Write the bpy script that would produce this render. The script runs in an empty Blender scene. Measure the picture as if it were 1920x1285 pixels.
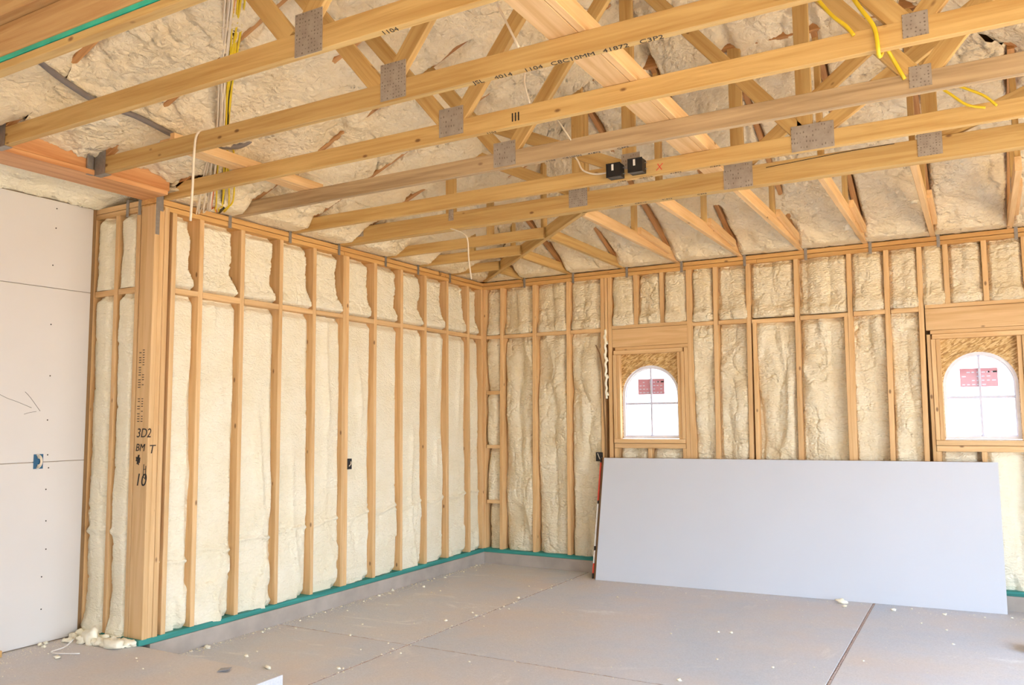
import bpy, math, random
import numpy as np
from mathutils import Vector, Matrix
random.seed(7)
S = bpy.context.scene
COL = S.collection
# ------------------------------------------------------------------ camera, light, exposure
CAM = Vector((4.74828, -7.71261, 1.54626))
RT = Vector((0.86906, 0.49462, -0.00869)); UP = Vector((0.05321, -0.07600, 0.99569)); FW = Vector((-0.49183, 0.86578, 0.09237))
cd = bpy.data.cameras.new('camera'); cd.sensor_width = 36; cd.lens = 28.875; cd.clip_end = 300
cam = bpy.data.objects.new('camera', cd); COL.objects.link(cam)
m = Matrix.Identity(4)
for i in range(3):
    m[i][0] = RT[i]; m[i][1] = UP[i]; m[i][2] = -FW[i]; m[i][3] = CAM[i]
cam.matrix_world = m
S.camera = cam
W = bpy.data.worlds.new('sky'); S.world = W; W.use_nodes = True
wn = W.node_tree.nodes; wl = W.node_tree.links; wn.clear()
wo = wn.new('ShaderNodeOutputWorld'); wb = wn.new('ShaderNodeBackground')
tc = wn.new('ShaderNodeTexCoord'); sx = wn.new('ShaderNodeSeparateXYZ'); rp = wn.new('ShaderNodeValToRGB')
wl.new(tc.outputs['Generated'], sx.inputs[0]); wl.new(sx.outputs['Z'], rp.inputs[0])
rp.color_ramp.elements[0].position = 0.0; rp.color_ramp.elements[0].color = (0.80, 0.90, 1.0, 1)
rp.color_ramp.elements[1].position = 0.7; rp.color_ramp.elements[1].color = (0.50, 0.70, 1.0, 1)
wl.new(rp.outputs[0], wb.inputs[0]); wb.inputs[1].default_value = 3.2
wl.new(wb.outputs[0], wo.inputs[0])
sd = bpy.data.lights.new('sun', 'SUN'); sd.energy = 8.0; sd.angle = 0.02; sd.color = (1.0, 0.90, 0.74)
sun = bpy.data.objects.new('sun', sd); COL.objects.link(sun)
sun.rotation_euler = (math.radians(32), math.radians(-12), 0)      # high sun from the side of the back wall
S.view_settings.view_transform = 'Standard'; S.view_settings.look = 'None'
S.view_settings.gamma = 1.0; S.view_settings.use_curve_mapping = False
S.view_settings.exposure = 1.53
S.cycles.use_denoising = True
S.cycles.max_bounces = 8; S.cycles.diffuse_bounces = 6
S.cycles.caustics_reflective = False; S.cycles.caustics_refractive = False

# ------------------------------------------------------------------ noise
def _h(ix, iy, seed):
    n = (ix.astype(np.int64) * 374761393 + iy.astype(np.int64) * 668265263 + seed * 974634777) & 0xffffffff
    n = ((n ^ (n >> 13)) * 1274126177) & 0xffffffff
    n = n ^ (n >> 16)
    return (n & 0xffff) / 65535.0
def vn(x, y, seed=0):
    ix = np.floor(x); iy = np.floor(y); fx = x - ix; fy = y - iy
    fx = fx * fx * fx * (fx * (fx * 6 - 15) + 10); fy = fy * fy * fy * (fy * (fy * 6 - 15) + 10)
    a = _h(ix, iy, seed); b = _h(ix + 1, iy, seed); c = _h(ix, iy + 1, seed); d = _h(ix + 1, iy + 1, seed)
    return (a * (1 - fx) + b * fx) * (1 - fy) + (c * (1 - fx) + d * fx) * fy * 1.0
def fbm(x, y, seed=0, o=4):
    s = 0; a = 0.5; t = 0
    for i in range(o):
        s = s + a * vn(x * 2 ** i + 17.3 * i, y * 2 ** i + 5.1 * i, seed + i); t += a; a *= 0.5
    return s / t
def cells(x, y, seed=0):
    """rounded lumps: 1 at the middle of a lump, creases between lumps"""
    ix = np.floor(x); iy = np.floor(y); best = np.full(np.shape(x + y), 9.0)
    for dx in (-1, 0, 1):
        for dy in (-1, 0, 1):
            cx = ix + dx; cy = iy + dy
            px = cx + _h(cx, cy, seed) ; py = cy + _h(cx, cy, seed + 9)
            best = np.minimum(best, (px - x) ** 2 + (py - y) ** 2)
    return np.sqrt(np.clip(1 - best, 0, 1))
def ripple(u, v, seed, f=50.0, a=0.0035):
    ph = v * f + 3.2 * fbm(u * 7, v * 7, seed, 3) * 2 + 0.9 * np.sin(u * 34 + seed)
    return a * np.abs(np.sin(math.pi * ph)) ** 0.7 * (0.35 + 0.9 * vn(u * 9, v * 6, seed + 3))
def crease(u, v, seed, w=0.05):
    return np.clip(1 - np.abs(fbm(u, v, seed, 3) - 0.5) / w, 0, 1) ** 1.5
def sst(a, b, x):
    t = np.clip((x - a) / (b - a), 0, 1); return t * t * (3 - 2 * t)

# ------------------------------------------------------------------ materials
def mat(name):
    M = bpy.data.materials.new(name); M.use_nodes = True
    return M, M.node_tree.nodes, M.node_tree.links, M.node_tree.nodes['Principled BSDF']
def N(n, t, **k):
    x = n.new(t)
    for a, b in k.items():
        if a in ('op',): x.operation = b
        else: x.inputs[a].default_value = b
    return x
def rgb(r, g, b):   # srgb 0-255 -> linear
    f = lambda c: (c / 255) / 12.92 if c / 255 <= 0.04045 else ((c / 255 + 0.055) / 1.055) ** 2.4
    return (f(r), f(g), f(b), 1)
def ramp(n, pts):
    r = n.new('ShaderNodeValToRGB'); e = r.color_ramp.elements
    while len(e) < len(pts): e.new(0.5)
    for q, (p, c) in zip(e, pts): q.position = p; q.color = c
    return r
def mixc(n, l, fac, a, b, mode='MIX'):
    x = n.new('ShaderNodeMix'); x.data_type = 'RGBA'; x.blend_type = mode
    for s, v in ((x.inputs[0], fac), (x.inputs[6], a), (x.inputs[7], b)):
        if hasattr(v, 'links') or hasattr(v, 'is_output'): l.new(v, s)
        else: s.default_value = v
    return x.outputs[2]
def wood(name, c1, c2, knots=0.5, rough=0.62):
    M, n, l, b = mat(name)
    t = n.new('ShaderNodeTexCoord'); oi = n.new('ShaderNodeObjectInfo')
    off = n.new('ShaderNodeCombineXYZ'); mu = N(n, 'ShaderNodeMath', op='MULTIPLY'); mu.inputs[1].default_value = 37.0
    l.new(oi.outputs['Random'], mu.inputs[0]); l.new(mu.outputs[0], off.inputs[0]); l.new(mu.outputs[0], off.inputs[1]); 
    ad = N(n, 'ShaderNodeVectorMath', op='ADD'); l.new(t.outputs['Object'], ad.inputs[0]); l.new(off.outputs[0], ad.inputs[1])
    mp = n.new('ShaderNodeMapping'); mp.inputs['Scale'].default_value = (1.2, 26, 26); l.new(ad.outputs[0], mp.inputs[0])
    nz = N(n, 'ShaderNodeTexNoise', Scale=1.0, Detail=5.0, Roughness=0.6, Distortion=0.6); l.new(mp.outputs[0], nz.inputs[0])
    r = ramp(n, [(0.32, c2), (0.62, c1)]); l.new(nz.outputs['Fac'], r.inputs[0])
    # broad tone along the board
    nb = N(n, 'ShaderNodeTexNoise', Scale=1.3, Detail=2.0); l.new(ad.outputs[0], nb.inputs[0])
    hv = n.new('ShaderNodeHueSaturation')
    l.new(r.outputs[0], hv.inputs['Color'])
    mr = n.new('ShaderNodeMapRange'); mr.inputs['To Min'].default_value = 0.84; mr.inputs['To Max'].default_value = 1.12
    mx = N(n, 'ShaderNodeMath', op='ADD'); hf = N(n, 'ShaderNodeMath', op='MULTIPLY'); hf.inputs[1].default_value = 0.5
    l.new(oi.outputs['Random'], mx.inputs[0]); l.new(nb.outputs['Fac'], mx.inputs[1]); l.new(mx.outputs[0], hf.inputs[0]); l.new(hf.outputs[0], mr.inputs[0])
    l.new(mr.outputs[0], hv.inputs['Value'])
    # knots
    mk = n.new('ShaderNodeMapping'); mk.inputs['Scale'].default_value = (4.0, 8, 8); l.new(ad.outputs[0], mk.inputs[0])
    vo = N(n, 'ShaderNodeTexVoronoi', Scale=1.0); l.new(mk.outputs[0], vo.inputs[0])
    rk = ramp(n, [(0.0, (1, 1, 1, 1)), (0.05, (0.9, 0.9, 0.9, 1)), (0.095, (0, 0, 0, 1))]); l.new(vo.outputs['Distance'], rk.inputs[0])
    km = N(n, 'ShaderNodeMath', op='MULTIPLY'); km.inputs[1].default_value = knots; l.new(rk.outputs[0], km.inputs[0])
    col = mixc(n, l, km.outputs[0], hv.outputs[0], rgb(96, 54, 24))
    l.new(col, b.inputs['Base Color']); b.inputs['Roughness'].default_value = rough
    bp = N(n, 'ShaderNodeBump', Strength=0.15, Distance=0.002); l.new(nz.outputs['Fac'], bp.inputs['Height']); l.new(bp.outputs[0], b.inputs['Normal'])
    return M
def foam_mat(name, c1, c2, s=1.0, strength=0.9):
    M, n, l, b = mat(name)
    t = n.new('ShaderNodeTexCoord')
    mp = n.new('ShaderNodeMapping'); mp.inputs['Scale'].default_value = (1.0, 1.0, 1.7)
    l.new(t.outputs['Object'], mp.inputs[0])
    w = N(n, 'ShaderNodeTexNoise', Scale=9.0, Detail=2.0); l.new(mp.outputs[0], w.inputs[0])
    wa = N(n, 'ShaderNodeVectorMath', op='MULTIPLY_ADD'); l.new(w.outputs['Color'], wa.inputs[0]); wa.inputs[1].default_value = (0.08, 0.08, 0.08); l.new(mp.outputs[0], wa.inputs[2])
    a = N(n, 'ShaderNodeTexNoise', Scale=60.0 * s, Detail=3.0, Roughness=0.6, Distortion=0.5); l.new(wa.outputs[0], a.inputs[0])
    v = N(n, 'ShaderNodeTexVoronoi', Scale=38.0 * s); l.new(wa.outputs[0], v.inputs[0])
    sm = N(n, 'ShaderNodeMath', op='MULTIPLY_ADD'); l.new(v.outputs['Distance'], sm.inputs[0]); sm.inputs[1].default_value = -0.8; l.new(a.outputs['Fac'], sm.inputs[2])
    c = N(n, 'ShaderNodeTexNoise', Scale=3.5, Detail=4.0, Roughness=0.6); l.new(t.outputs['Object'], c.inputs[0])
    r = ramp(n, [(0.3, c2), (0.7, c1)]); l.new(c.outputs['Fac'], r.inputs[0])
    l.new(r.outputs[0], b.inputs['Base Color']); b.inputs['Roughness'].default_value = 0.6
    bp = N(n, 'ShaderNodeBump', Strength=strength, Distance=0.012); l.new(sm.outputs[0], bp.inputs['Height']); l.new(bp.outputs[0], b.inputs['Normal'])
    return M
def plain(name, c, rough=0.6, metal=0.0, noise=0.06, sc=20.0, bump=0.0):
    M, n, l, b = mat(name)
    t = n.new('ShaderNodeTexCoord'); a = N(n, 'ShaderNodeTexNoise', Scale=sc, Detail=4.0); l.new(t.outputs['Object'], a.inputs[0])
    d = tuple(x * (1 - noise) for x in c[:3]) + (1,); e = tuple(min(1, x * (1 + noise)) for x in c[:3]) + (1,)
    r = ramp(n, [(0.3, d), (0.7, e)]); l.new(a.outputs['Fac'], r.inputs[0]); l.new(r.outputs[0], b.inputs['Base Color'])
    b.inputs['Roughness'].default_value = rough; b.inputs['Metallic'].default_value = metal
    if bump:
        bp = N(n, 'ShaderNodeBump', Strength=bump, Distance=0.003); l.new(a.outputs['Fac'], bp.inputs['Height']); l.new(bp.outputs[0], b.inputs['Normal'])
    return M
def steel_mat():
    M, n, l, b = mat('galvanised_plate')
    t = n.new('ShaderNodeTexCoord')
    mp = n.new('ShaderNodeMapping'); mp.inputs['Scale'].default_value = (60, 60, 34); l.new(t.outputs['Object'], mp.inputs[0])
    ch = N(n, 'ShaderNodeTexVoronoi', Scale=1.0, Randomness=0.25); l.new(mp.outputs[0], ch.inputs[0])
    r = ramp(n, [(0.18, rgb(96, 88, 80)), (0.30, rgb(190, 182, 172))]); l.new(ch.outputs['Distance'], r.inputs[0])
    nz = N(n, 'ShaderNodeTexNoise', Scale=18.0, Detail=3.0); l.new(t.outputs['Object'], nz.inputs[0])
    c = mixc(n, l, nz.outputs['Fac'], r.outputs[0], rgb(140, 128, 116), 'MIX'); l.new(c, b.inputs['Base Color'])
    b.inputs['Metallic'].default_value = 0.35; b.inputs['Roughness'].default_value = 0.5
    return M
def osb_mat():
    M, n, l, b = mat('strand_board')
    t = n.new('ShaderNodeTexCoord')
    mp = n.new('ShaderNodeMapping'); mp.inputs['Rotation'].default_value = (0.3, 0.5, 0.2); l.new(t.outputs['Object'], mp.inputs[0])
    v = N(n, 'ShaderNodeTexVoronoi', Scale=62.0); 
    m2 = n.new('ShaderNodeMapping'); m2.inputs['Scale'].default_value = (0.5, 1, 2.2); l.new(mp.outputs[0], m2.inputs[0]); l.new(m2.outputs[0], v.inputs[0])
    r = ramp(n, [(0.1, rgb(160, 120, 66)), (0.5, rgb(202, 164, 102)), (0.9, rgb(224, 194, 140))])
    s = n.new('ShaderNodeSeparateColor'); l.new(v.outputs['Color'], s.inputs[0]); l.new(s.outputs[0], r.inputs[0])
    l.new(r.outputs[0], b.inputs['Base Color']); b.inputs['Roughness'].default_value = 0.6
    return M
def floor_mat():
    M, n, l, b = mat('dusty_concrete')
    t = n.new('ShaderNodeTexCoord')
    a = N(n, 'ShaderNodeTexNoise', Scale=0.9, Detail=5.0, Roughness=0.62); l.new(t.outputs['Object'], a.inputs[0])
    r = ramp(n, [(0.36, rgb(200, 208, 220)), (0.52, rgb(212, 213, 218)), (0.68, rgb(220, 214, 210))]); l.new(a.outputs['Fac'], r.inputs[0])
    m2 = n.new('ShaderNodeMapping'); m2.inputs['Scale'].default_value = (1.0, 3.0, 1.0); m2.inputs['Rotation'].default_value = (0, 0, 0.5); l.new(t.outputs['Object'], m2.inputs[0])
    c = N(n, 'ShaderNodeTexNoise', Scale=1.6, Detail=6.0, Roughness=0.7, Distortion=1.0); l.new(m2.outputs[0], c.inputs[0])
    r2 = ramp(n, [(0.58, (0, 0, 0, 1)), (0.72, (1, 1, 1, 1))]); l.new(c.outputs['Fac'], r2.inputs[0])
    col = mixc(n, l, r2.outputs[0], r.outputs[0], rgb(236, 236, 236))
    f = N(n, 'ShaderNodeTexNoise', Scale=90.0, Detail=3.0, Roughness=0.7); l.new(t.outputs['Object'], f.inputs[0])
    r3 = ramp(n, [(0.3, (0.82, 0.82, 0.82, 1)), (0.7, (1, 1, 1, 1))]); l.new(f.outputs['Fac'], r3.inputs[0])
    col = mixc(n, l, 1.0, col, r3.outputs[0], 'MULTIPLY')
    # reddish dust
    d = N(n, 'ShaderNodeTexNoise', Scale=0.55, Detail=4.0, Roughness=0.6); m3 = n.new('ShaderNodeMapping'); m3.inputs['Location'].default_value = (3.1, 8.2, 0); l.new(t.outputs['Object'], m3.inputs[0]); l.new(m3.outputs[0], d.inputs[0])
    r4 = ramp(n, [(0.5, (0, 0, 0, 1)), (0.7, (0.6, 0.6, 0.6, 1))]); l.new(d.outputs['Fac'], r4.inputs[0])
    col = mixc(n, l, r4.outputs[0], col, rgb(216, 198, 184))
    l.new(col, b.inputs['Base Color']); b.inputs['Roughness'].default_value = 0.55
    bp = N(n, 'ShaderNodeBump', Strength=0.12, Distance=0.004); l.new(c.outputs['Fac'], bp.inputs['Height']); l.new(bp.outputs[0], b.inputs['Normal'])
    return M
WALLWOOD = wood('framing_lumber', rgb(226, 190, 140), rgb(206, 164, 110), 0.8)
ROOFWOOD = wood('truss_lumber', rgb(208, 174, 112), rgb(182, 142, 80), 0.85)
GREYWOOD = wood('weathered_lumber', rgb(190, 164, 126), rgb(152, 126, 92), 0.6)
TOPWOOD = wood('plate_lumber', rgb(214, 170, 106), rgb(190, 140, 78), 0.8)
DARKWOOD = wood('rafter_lumber', rgb(196, 146, 92), rgb(158, 106, 58), 0.6)
BEAMWOOD = wood('laminated_beam_wood', rgb(214, 160, 108), rgb(184, 124, 74), 0.15, 0.45)
PLYWOOD = wood('header_plywood', rgb(196, 160, 110), rgb(172, 128, 78), 0.2)
FOAM = foam_mat('cream_spray_foam', rgb(245, 239, 218), rgb(239, 230, 202), 1.0, 0.7)
FOAMB = foam_mat('golden_spray_foam', rgb(245, 235, 209), rgb(236, 219, 182), 0.9, 1.0)
FOAMR = foam_mat('roof_spray_foam', rgb(242, 229, 200), rgb(231, 211, 172), 0.7, 1.0)
FOAMW = plain('pale_foam_chunk', rgb(250, 244, 222), 0.8, 0, 0.04, 40, 0.5)
STEEL = steel_mat(); OSB = osb_mat(); CONC = floor_mat()
TIE = plain('zinc_tie', rgb(150, 145, 140), 0.45, 0.6, 0.12, 40)
GREEN = wood('green_treated_lumber', rgb(58, 150, 140), rgb(30, 104, 98), 0.1)
TEAL = plain('teal_strip', rgb(40, 176, 150), 0.5, 0, 0.2, 9)
CURB = plain('curb_concrete', rgb(170, 160, 150), 0.8, 0, 0.12, 6, 0.3)
DRY = plain('drywall_paper', rgb(212, 208, 204), 0.75, 0, 0.015, 3)
SHEET = plain('white_board_paper', rgb(202, 206, 214), 0.7, 0, 0.012, 2)
BROWN = plain('brown_paper_edge', rgb(150, 118, 84), 0.8, 0, 0.05, 10)
RED = plain('red_end_tape', rgb(214, 74, 52), 0.6); WHITE = plain('white_plastic', rgb(235, 232, 228), 0.4)
BLACK = plain('black_plastic', rgb(22, 22, 24), 0.45); BLUE = plain('blue_plastic', rgb(20, 84, 120), 0.45)
INK = plain('ink', rgb(40, 32, 28), 0.7); PENCIL = plain('pencil', rgb(110, 104, 100), 0.7); FAINT = plain('faint_stamp', rgb(160, 164, 174), 0.7)
REDINK = plain('red_ink', rgb(210, 80, 60), 0.7)
YEL = plain('yellow_cable_jacket', rgb(226, 196, 40), 0.45); CWHITE = plain('white_cable_jacket', rgb(226, 212, 190), 0.5)
CBLK = plain('black_cable_jacket', rgb(20, 20, 20), 0.4); CRED = plain('orange_cable_jacket', rgb(214, 112, 60), 0.5); GREY = plain('grey_conduit', rgb(120, 112, 108), 0.5)
VINYL = plain('white_vinyl', rgb(225, 225, 235), 0.35); MUNT = plain('backlit_muntin_vinyl', rgb(205, 205, 222), 0.4); STICK = plain('red_sticker_paper', rgb(222, 156, 162), 0.6)
STUCCO = plain('dark_sheathing', rgb(150, 118, 80), 0.9); ROOFSH = plain('roof_sheathing', rgb(150, 112, 70), 0.9)
GROUND = plain('sandy_driveway', rgb(214, 184, 146), 0.9, 0, 0.06, 2)
def glass_mat():
    M, n, l, b = mat('window_glass'); n.remove(b)
    o = n['Material Output']; tr = n.new('ShaderNodeBsdfTransparent'); gl = n.new('ShaderNodeBsdfGlossy'); gl.inputs['Roughness'].default_value = 0.05
    mx = n.new('ShaderNodeMixShader'); mx.inputs[0].default_value = 0.015; tr.inputs[0].default_value = (0.97, 0.98, 1, 1)
    l.new(tr.outputs[0], mx.inputs[1]); l.new(gl.outputs[0], mx.inputs[2]); l.new(mx.outputs[0], o.inputs[0]); return M
GLASS = glass_mat()
def film_mat():
    M, n, l, b = mat('clear_plastic_film'); n.remove(b)
    o = n['Material Output']; tr = n.new('ShaderNodeBsdfTransparent'); gl = n.new('ShaderNodeBsdfTranslucent'); gl.inputs[0].default_value = (0.95, 0.95, 0.98, 1)
    mx = n.new('ShaderNodeMixShader'); mx.inputs[0].default_value = 0.25
    l.new(tr.outputs[0], mx.inputs[1]); l.new(gl.outputs[0], mx.inputs[2]); l.new(mx.outputs[0], o.inputs[0]); return M
FILM = film_mat()

# ------------------------------------------------------------------ builders
def link(name, me, M, parent=None, loc=None):
    o = bpy.data.objects.new(name, me); COL.objects.link(o)
    if M is not None: me.materials.append(M)
    if parent is not None: o.parent = parent
    return o
def raw(name, V, F, M, parent=None, smooth=False):
    me = bpy.data.meshes.new(name); me.from_pydata([tuple(v) for v in V], [], F); me.update()
    if smooth: me.polygons.foreach_set('use_smooth', [True] * len(me.polygons))
    o = link(name, me, M, parent)
    if parent is not None: o.location = -parent.location
    return o
def struct(name, loc=(0, 0, 0)):
    o = bpy.data.objects.new(name, None); COL.objects.link(o); o.location = loc; o['kind'] = 'structure'; return o
def thing(name, label, cat, loc=(0, 0, 0), group=None):
    o = bpy.data.objects.new(name, None); COL.objects.link(o); o.location = loc; o['label'] = label; o['category'] = cat
    if group: o['group'] = group
    return o
def tag(o, label, cat, group=None):
    o['label'] = label; o['category'] = cat
    if group: o['group'] = group
    return o
BF = [(0, 3, 2, 1), (4, 5, 6, 7), (0, 1, 5, 4), (1, 2, 6, 5), (2, 3, 7, 6), (3, 0, 4, 7)]
def box_vf(a, b):
    (x0, y0, z0), (x1, y1, z1) = a, b
    return [(x0, y0, z0), (x1, y0, z0), (x1, y1, z0), (x0, y1, z0), (x0, y0, z1), (x1, y0, z1), (x1, y1, z1), (x0, y1, z1)]
def bar(name, p0, p1, wy, wz, M, parent=None, ref=(0, 1, 0), ch=0.0025, cut0=0.0, cut1=0.0):
    """member from p0 to p1; local X runs along it (wood grain), wy is its width along ref, wz its other width"""
    p0 = Vector(p0); p1 = Vector(p1); d = p1 - p0; L = d.length; X = d.normalized()
    Y = Vector(ref) - X * X.dot(Vector(ref)); Y.normalize(); Z = X.cross(Y)
    h = L / 2; y = wy / 2; z = wz / 2; c = ch
    V = []
    for sx_, ct in ((-1, cut0), (1, cut1)):
        for (yy, zz) in ((-y, -z + c), (-y, z - c), (-y + c, z), (y - c, z), (y, z - c), (y, -z + c), (y - c, -z), (-y + c, -z)):
            V.append((sx_ * h + zz * ct, yy, zz))
    F = [tuple(range(7, -1, -1))[::-1][::-1], tuple(range(8, 16))]
    F[0] = tuple(range(7, -1, -1))
    for i in range(8):
        j = (i + 1) % 8; F.append((i, j, 8 + j, 8 + i))
    me = bpy.data.meshes.new(name); me.from_pydata(V, [], F); me.update()
    o = link(name, me, M, parent)
    mid = (p0 + p1) / 2
    if parent is not None: mid = mid - parent.location
    R3 = Matrix((X, Y, Z)).transposed()
    o.matrix_local = Matrix.Translation(mid) @ R3.to_4x4()
    return o
def bx(name, a, b, M, parent=None):
    """axis-aligned board; grain along its longest side"""
    d = [abs(b[i] - a[i]) for i in range(3)]; k = d.index(max(d)); c = [(a[i] + b[i]) / 2 for i in range(3)]
    p0 = list(c); p1 = list(c); p0[k] -= d[k] / 2; p1[k] += d[k] / 2
    j = (k + 1) % 3; i3 = (k + 2) % 3; ref = [0, 0, 0]; ref[j] = 1
    return bar(name, p0, p1, d[j], d[i3], M, parent, ref, ch=min(0.0025, d[j] * 0.2, d[i3] * 0.2))
def tube(name, pts, r, M, parent=None, n=7, sub=4):
    P = [Vector(p) for p in pts]
    if len(P) > 2:
        Q = []
        for i in range(len(P) - 1):
            a = P[max(i - 1, 0)]; b = P[i]; c = P[i + 1]; d = P[min(i + 2, len(P) - 1)]
            for k in range(sub):
                t = k / sub
                Q.append(0.5 * ((2 * b) + (c - a) * t + (2 * a - 5 * b + 4 * c - d) * t * t + (3 * b - a - 3 * c + d) * t ** 3))
        Q.append(P[-1]); P = Q
    V = []; F = []; nrm = None
    for i, p in enumerate(P):
        t = (P[min(i + 1, len(P) - 1)] - P[max(i - 1, 0)]).normalized()
        if nrm is None:
            nrm = t.orthogonal().normalized()
        nrm = (nrm - t * t.dot(nrm)).normalized(); bi = t.cross(nrm)
        for k in range(n):
            a = 2 * math.pi * k / n; V.append(p + nrm * math.cos(a) * r + bi * math.sin(a) * r)
    for i in range(len(P) - 1):
        for k in range(n):
            F.append((i * n + k, i * n + (k + 1) % n, (i + 1) * n + (k + 1) % n, (i + 1) * n + k))
    F.append(tuple(range(n - 1, -1, -1))); F.append(tuple(range((len(P) - 1) * n, len(P) * n)))
    return raw(name, V, F, M, parent, True)
def text(name, s, size, loc, xdir, ydir, M, parent=None, ext=0.0006, jitter=0.0):
    cu = bpy.data.curves.new(name, 'FONT'); cu.body = s; cu.size = size; cu.extrude = ext; cu.shear = 0.2
    o = bpy.data.objects.new(name + '_src', cu); COL.objects.link(o)
    dg = bpy.context.evaluated_depsgraph_get(); me = bpy.data.meshes.new_from_object(o.evaluated_get(dg))
    bpy.data.objects.remove(o); bpy.data.curves.remove(cu)
    me.name = name; me.materials.clear()
    ob = link(name, me, M, parent)
    X = Vector(xdir).normalized(); Y = Vector(ydir).normalized(); Z = X.cross(Y)
    l = Vector(loc) - (parent.location if parent is not None else Vector((0, 0, 0)))
    ob.matrix_local = Matrix.Translation(l) @ Matrix((X, Y, Z)).transposed().to_4x4()
    return ob
def blob(name, c, r, M, parent=None, seed=0, sq=(1, 1, 0.7), n=10):
    V = []; F = []
    rs = np.random.RandomState(seed); k = rs.uniform(-1, 1, (5, 3)); ph = rs.uniform(0, 6, 5)
    for i in range(n + 1):
        th = math.pi * i / n
        for j in range(n):
            fi = 2 * math.pi * j / n; d = np.array([math.sin(th) * math.cos(fi), math.sin(th) * math.sin(fi), math.cos(th)])
            q = 1 + 0.16 * sum(math.sin(3.2 * float(k[a] @ d) * 2 + ph[a]) for a in range(5))
            V.append((c[0] + d[0] * r * q * sq[0], c[1] + d[1] * r * q * sq[1], max(c[2] + d[2] * r * q * sq[2], c[2] - r * sq[2] * 0.6)))
    for i in range(n):
        for j in range(n):
            F.append((i * n + j, (i + 1) * n + j, (i + 1) * n + (j + 1) % n, i * n + (j + 1) % n))
    return raw(name, V, F, M, parent, True)
def grid(name, PX, PY, PZ, M, parent):
    nv, nu = PX.shape
    V = np.stack([PX.ravel(), PY.ravel(), PZ.ravel()], 1)
    i = np.arange(nv - 1)[:, None] * nu + np.arange(nu - 1)[None, :]; i = i.ravel()
    F = np.stack([i, i + 1, i + 1 + nu, i + nu], 1)
    me = bpy.data.meshes.new(name)
    me.vertices.add(len(V)); me.vertices.foreach_set('co', V.astype(np.float32).ravel())
    me.loops.add(F.size); me.loops.foreach_set('vertex_index', F.astype(np.int32).ravel())
    me.polygons.add(len(F)); me.polygons.foreach_set('loop_start', np.arange(0, F.size, 4, dtype=np.int32)); me.polygons.foreach_set('loop_total', np.full(len(F), 4, dtype=np.int32))
    me.update(calc_edges=True); me.polygons.foreach_set('use_smooth', [True] * len(F))
    o = link(name, me, M, parent)
    if parent is not None: o.location = -parent.location
    return o

# ------------------------------------------------------------------ the setting: dimensions
H = 3.05; WX = 6.9; SL = 0.42; ZR = 3.09            # wall height, right wall, roof pitch, height of the rafter undersides at the wall
YC = -4.19                                          # where the left wall turns the corner
YF = -9.2                                           # open front of the garage
BL = 2.44; XD = -0.62                               # row of blocking; plane of the drywall at left
# floor of separate concrete slabs with recessed joints
floor = struct('floor')
raw('slab_base', box_vf((-2.6, YF, -0.25), (WX + 0.4, 0.3, -0.02)), BF, CURB, floor)
xs = [(-2.0, 1.223), (1.235, 3.885), (3.905, 7.0)]; ysb = [(-2.998, 0.14), (-6.02, -3.010), (YF, -6.028)]
for (x0, x1) in xs:
    for (y0, y1) in ysb:
        bx('concrete_slab', (x0, y0, -0.03), (x1, y1, 0), CONC, floor)
ZPL = 0.122
bx('raised_slab', (XD - 0.2, YF, -0.02), (1.25, YC - 0.012, ZPL - 0.002), CONC, floor)
FILL = plain('joint_filler_dust', rgb(176, 158, 150), 0.9, 0, 0.3, 60)
# crumbly filler that stands in the joints
def joint_fill(p0, p1, w, seed):
    p0 = np.array(p0); p1 = np.array(p1); L = np.linalg.norm(p1 - p0); d = (p1 - p0) / L; nn = np.array([-d[1], d[0]])
    u = np.arange(0, L, 0.012); v = np.linspace(-1, 1, 5); U, Vv = np.meshgrid(u, v)
    w2 = w * (0.55 + 0.7 * fbm(U * 25, U * 0 + seed, seed))
    z = 0.008 * (1 - Vv ** 2) * (0.1 + 1.3 * fbm(U * 40, Vv * 2, seed + 3)) - 0.006
    grid('joint_filler', p0[0] + d[0] * U + nn[0] * Vv * w2, p0[1] + d[1] * U + nn[1] * Vv * w2, z, FILL, floor)
joint_fill((1.229, -0.1), (1.229, -4.19), 0.006, 3); joint_fill((3.895, -0.2), (3.895, -6), 0.011, 5); joint_fill((0.0, -3.004), (3.89, -3.004), 0.004, 8)

# ------------------------------------------------------------------ left wall
wl_ = struct('wall_left')
def stud_left(y, z0=0.155, z1=2.975, w=0.038, x=0.0, M=WALLWOOD, dz=0):
    return bar('stud', (x - 0.07, y, z0), (x - 0.07, y + dz, z1), w, 0.14, M, wl_, (0, 1, 0))
LS = [-3.80, -3.42, -3.035, -2.65, -2.265, -1.865, -1.47, -1.08, -0.70, -0.29]
for k, y in enumerate(LS):
    if k == 4:
        stud_left(y - 0.022, w=0.04); stud_left(y + 0.018, w=0.038)
    else: stud_left(y, dz=random.uniform(-.008, .008))
for y in (YC + 0.019, YC + 0.058, YC + 0.097): stud_left(y, z0=0.12, z1=3.0, w=0.0375, x=0.002 * (y != YC + 0.058))
stud_left(-4.03, w=0.036)
stud_left(-0.02, w=0.038)
for y0, y1 in zip([YC] + [-2.3], [-2.3, 0.0]):
    bx('top_plate', (-0.14, y0 + 0.002, 2.975), (0, y1 - 0.002, 3.01), TOPWOOD, wl_)
for y0, y1 in zip([YC, -0.82, ], [-0.86, 0.0]):
    bx('top_plate', (-0.14, y0, 3.0135), (0.003, y1, 3.05), TOPWOOD, wl_)
bx('sill_plate', (-0.14, YC - 0.02, 0.117), (0.003, 0.0, 0.155), GREEN, wl_)
bx('curb', (-0.16, YC + 0.06, -0.01), (0.006, 0.02, 0.116), CURB, wl_)
raw('sheathing', box_vf((-0.165, YC + 0.02, 0.1), (-0.142, 0.14, H)), BF, STUCCO, wl_)
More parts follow.
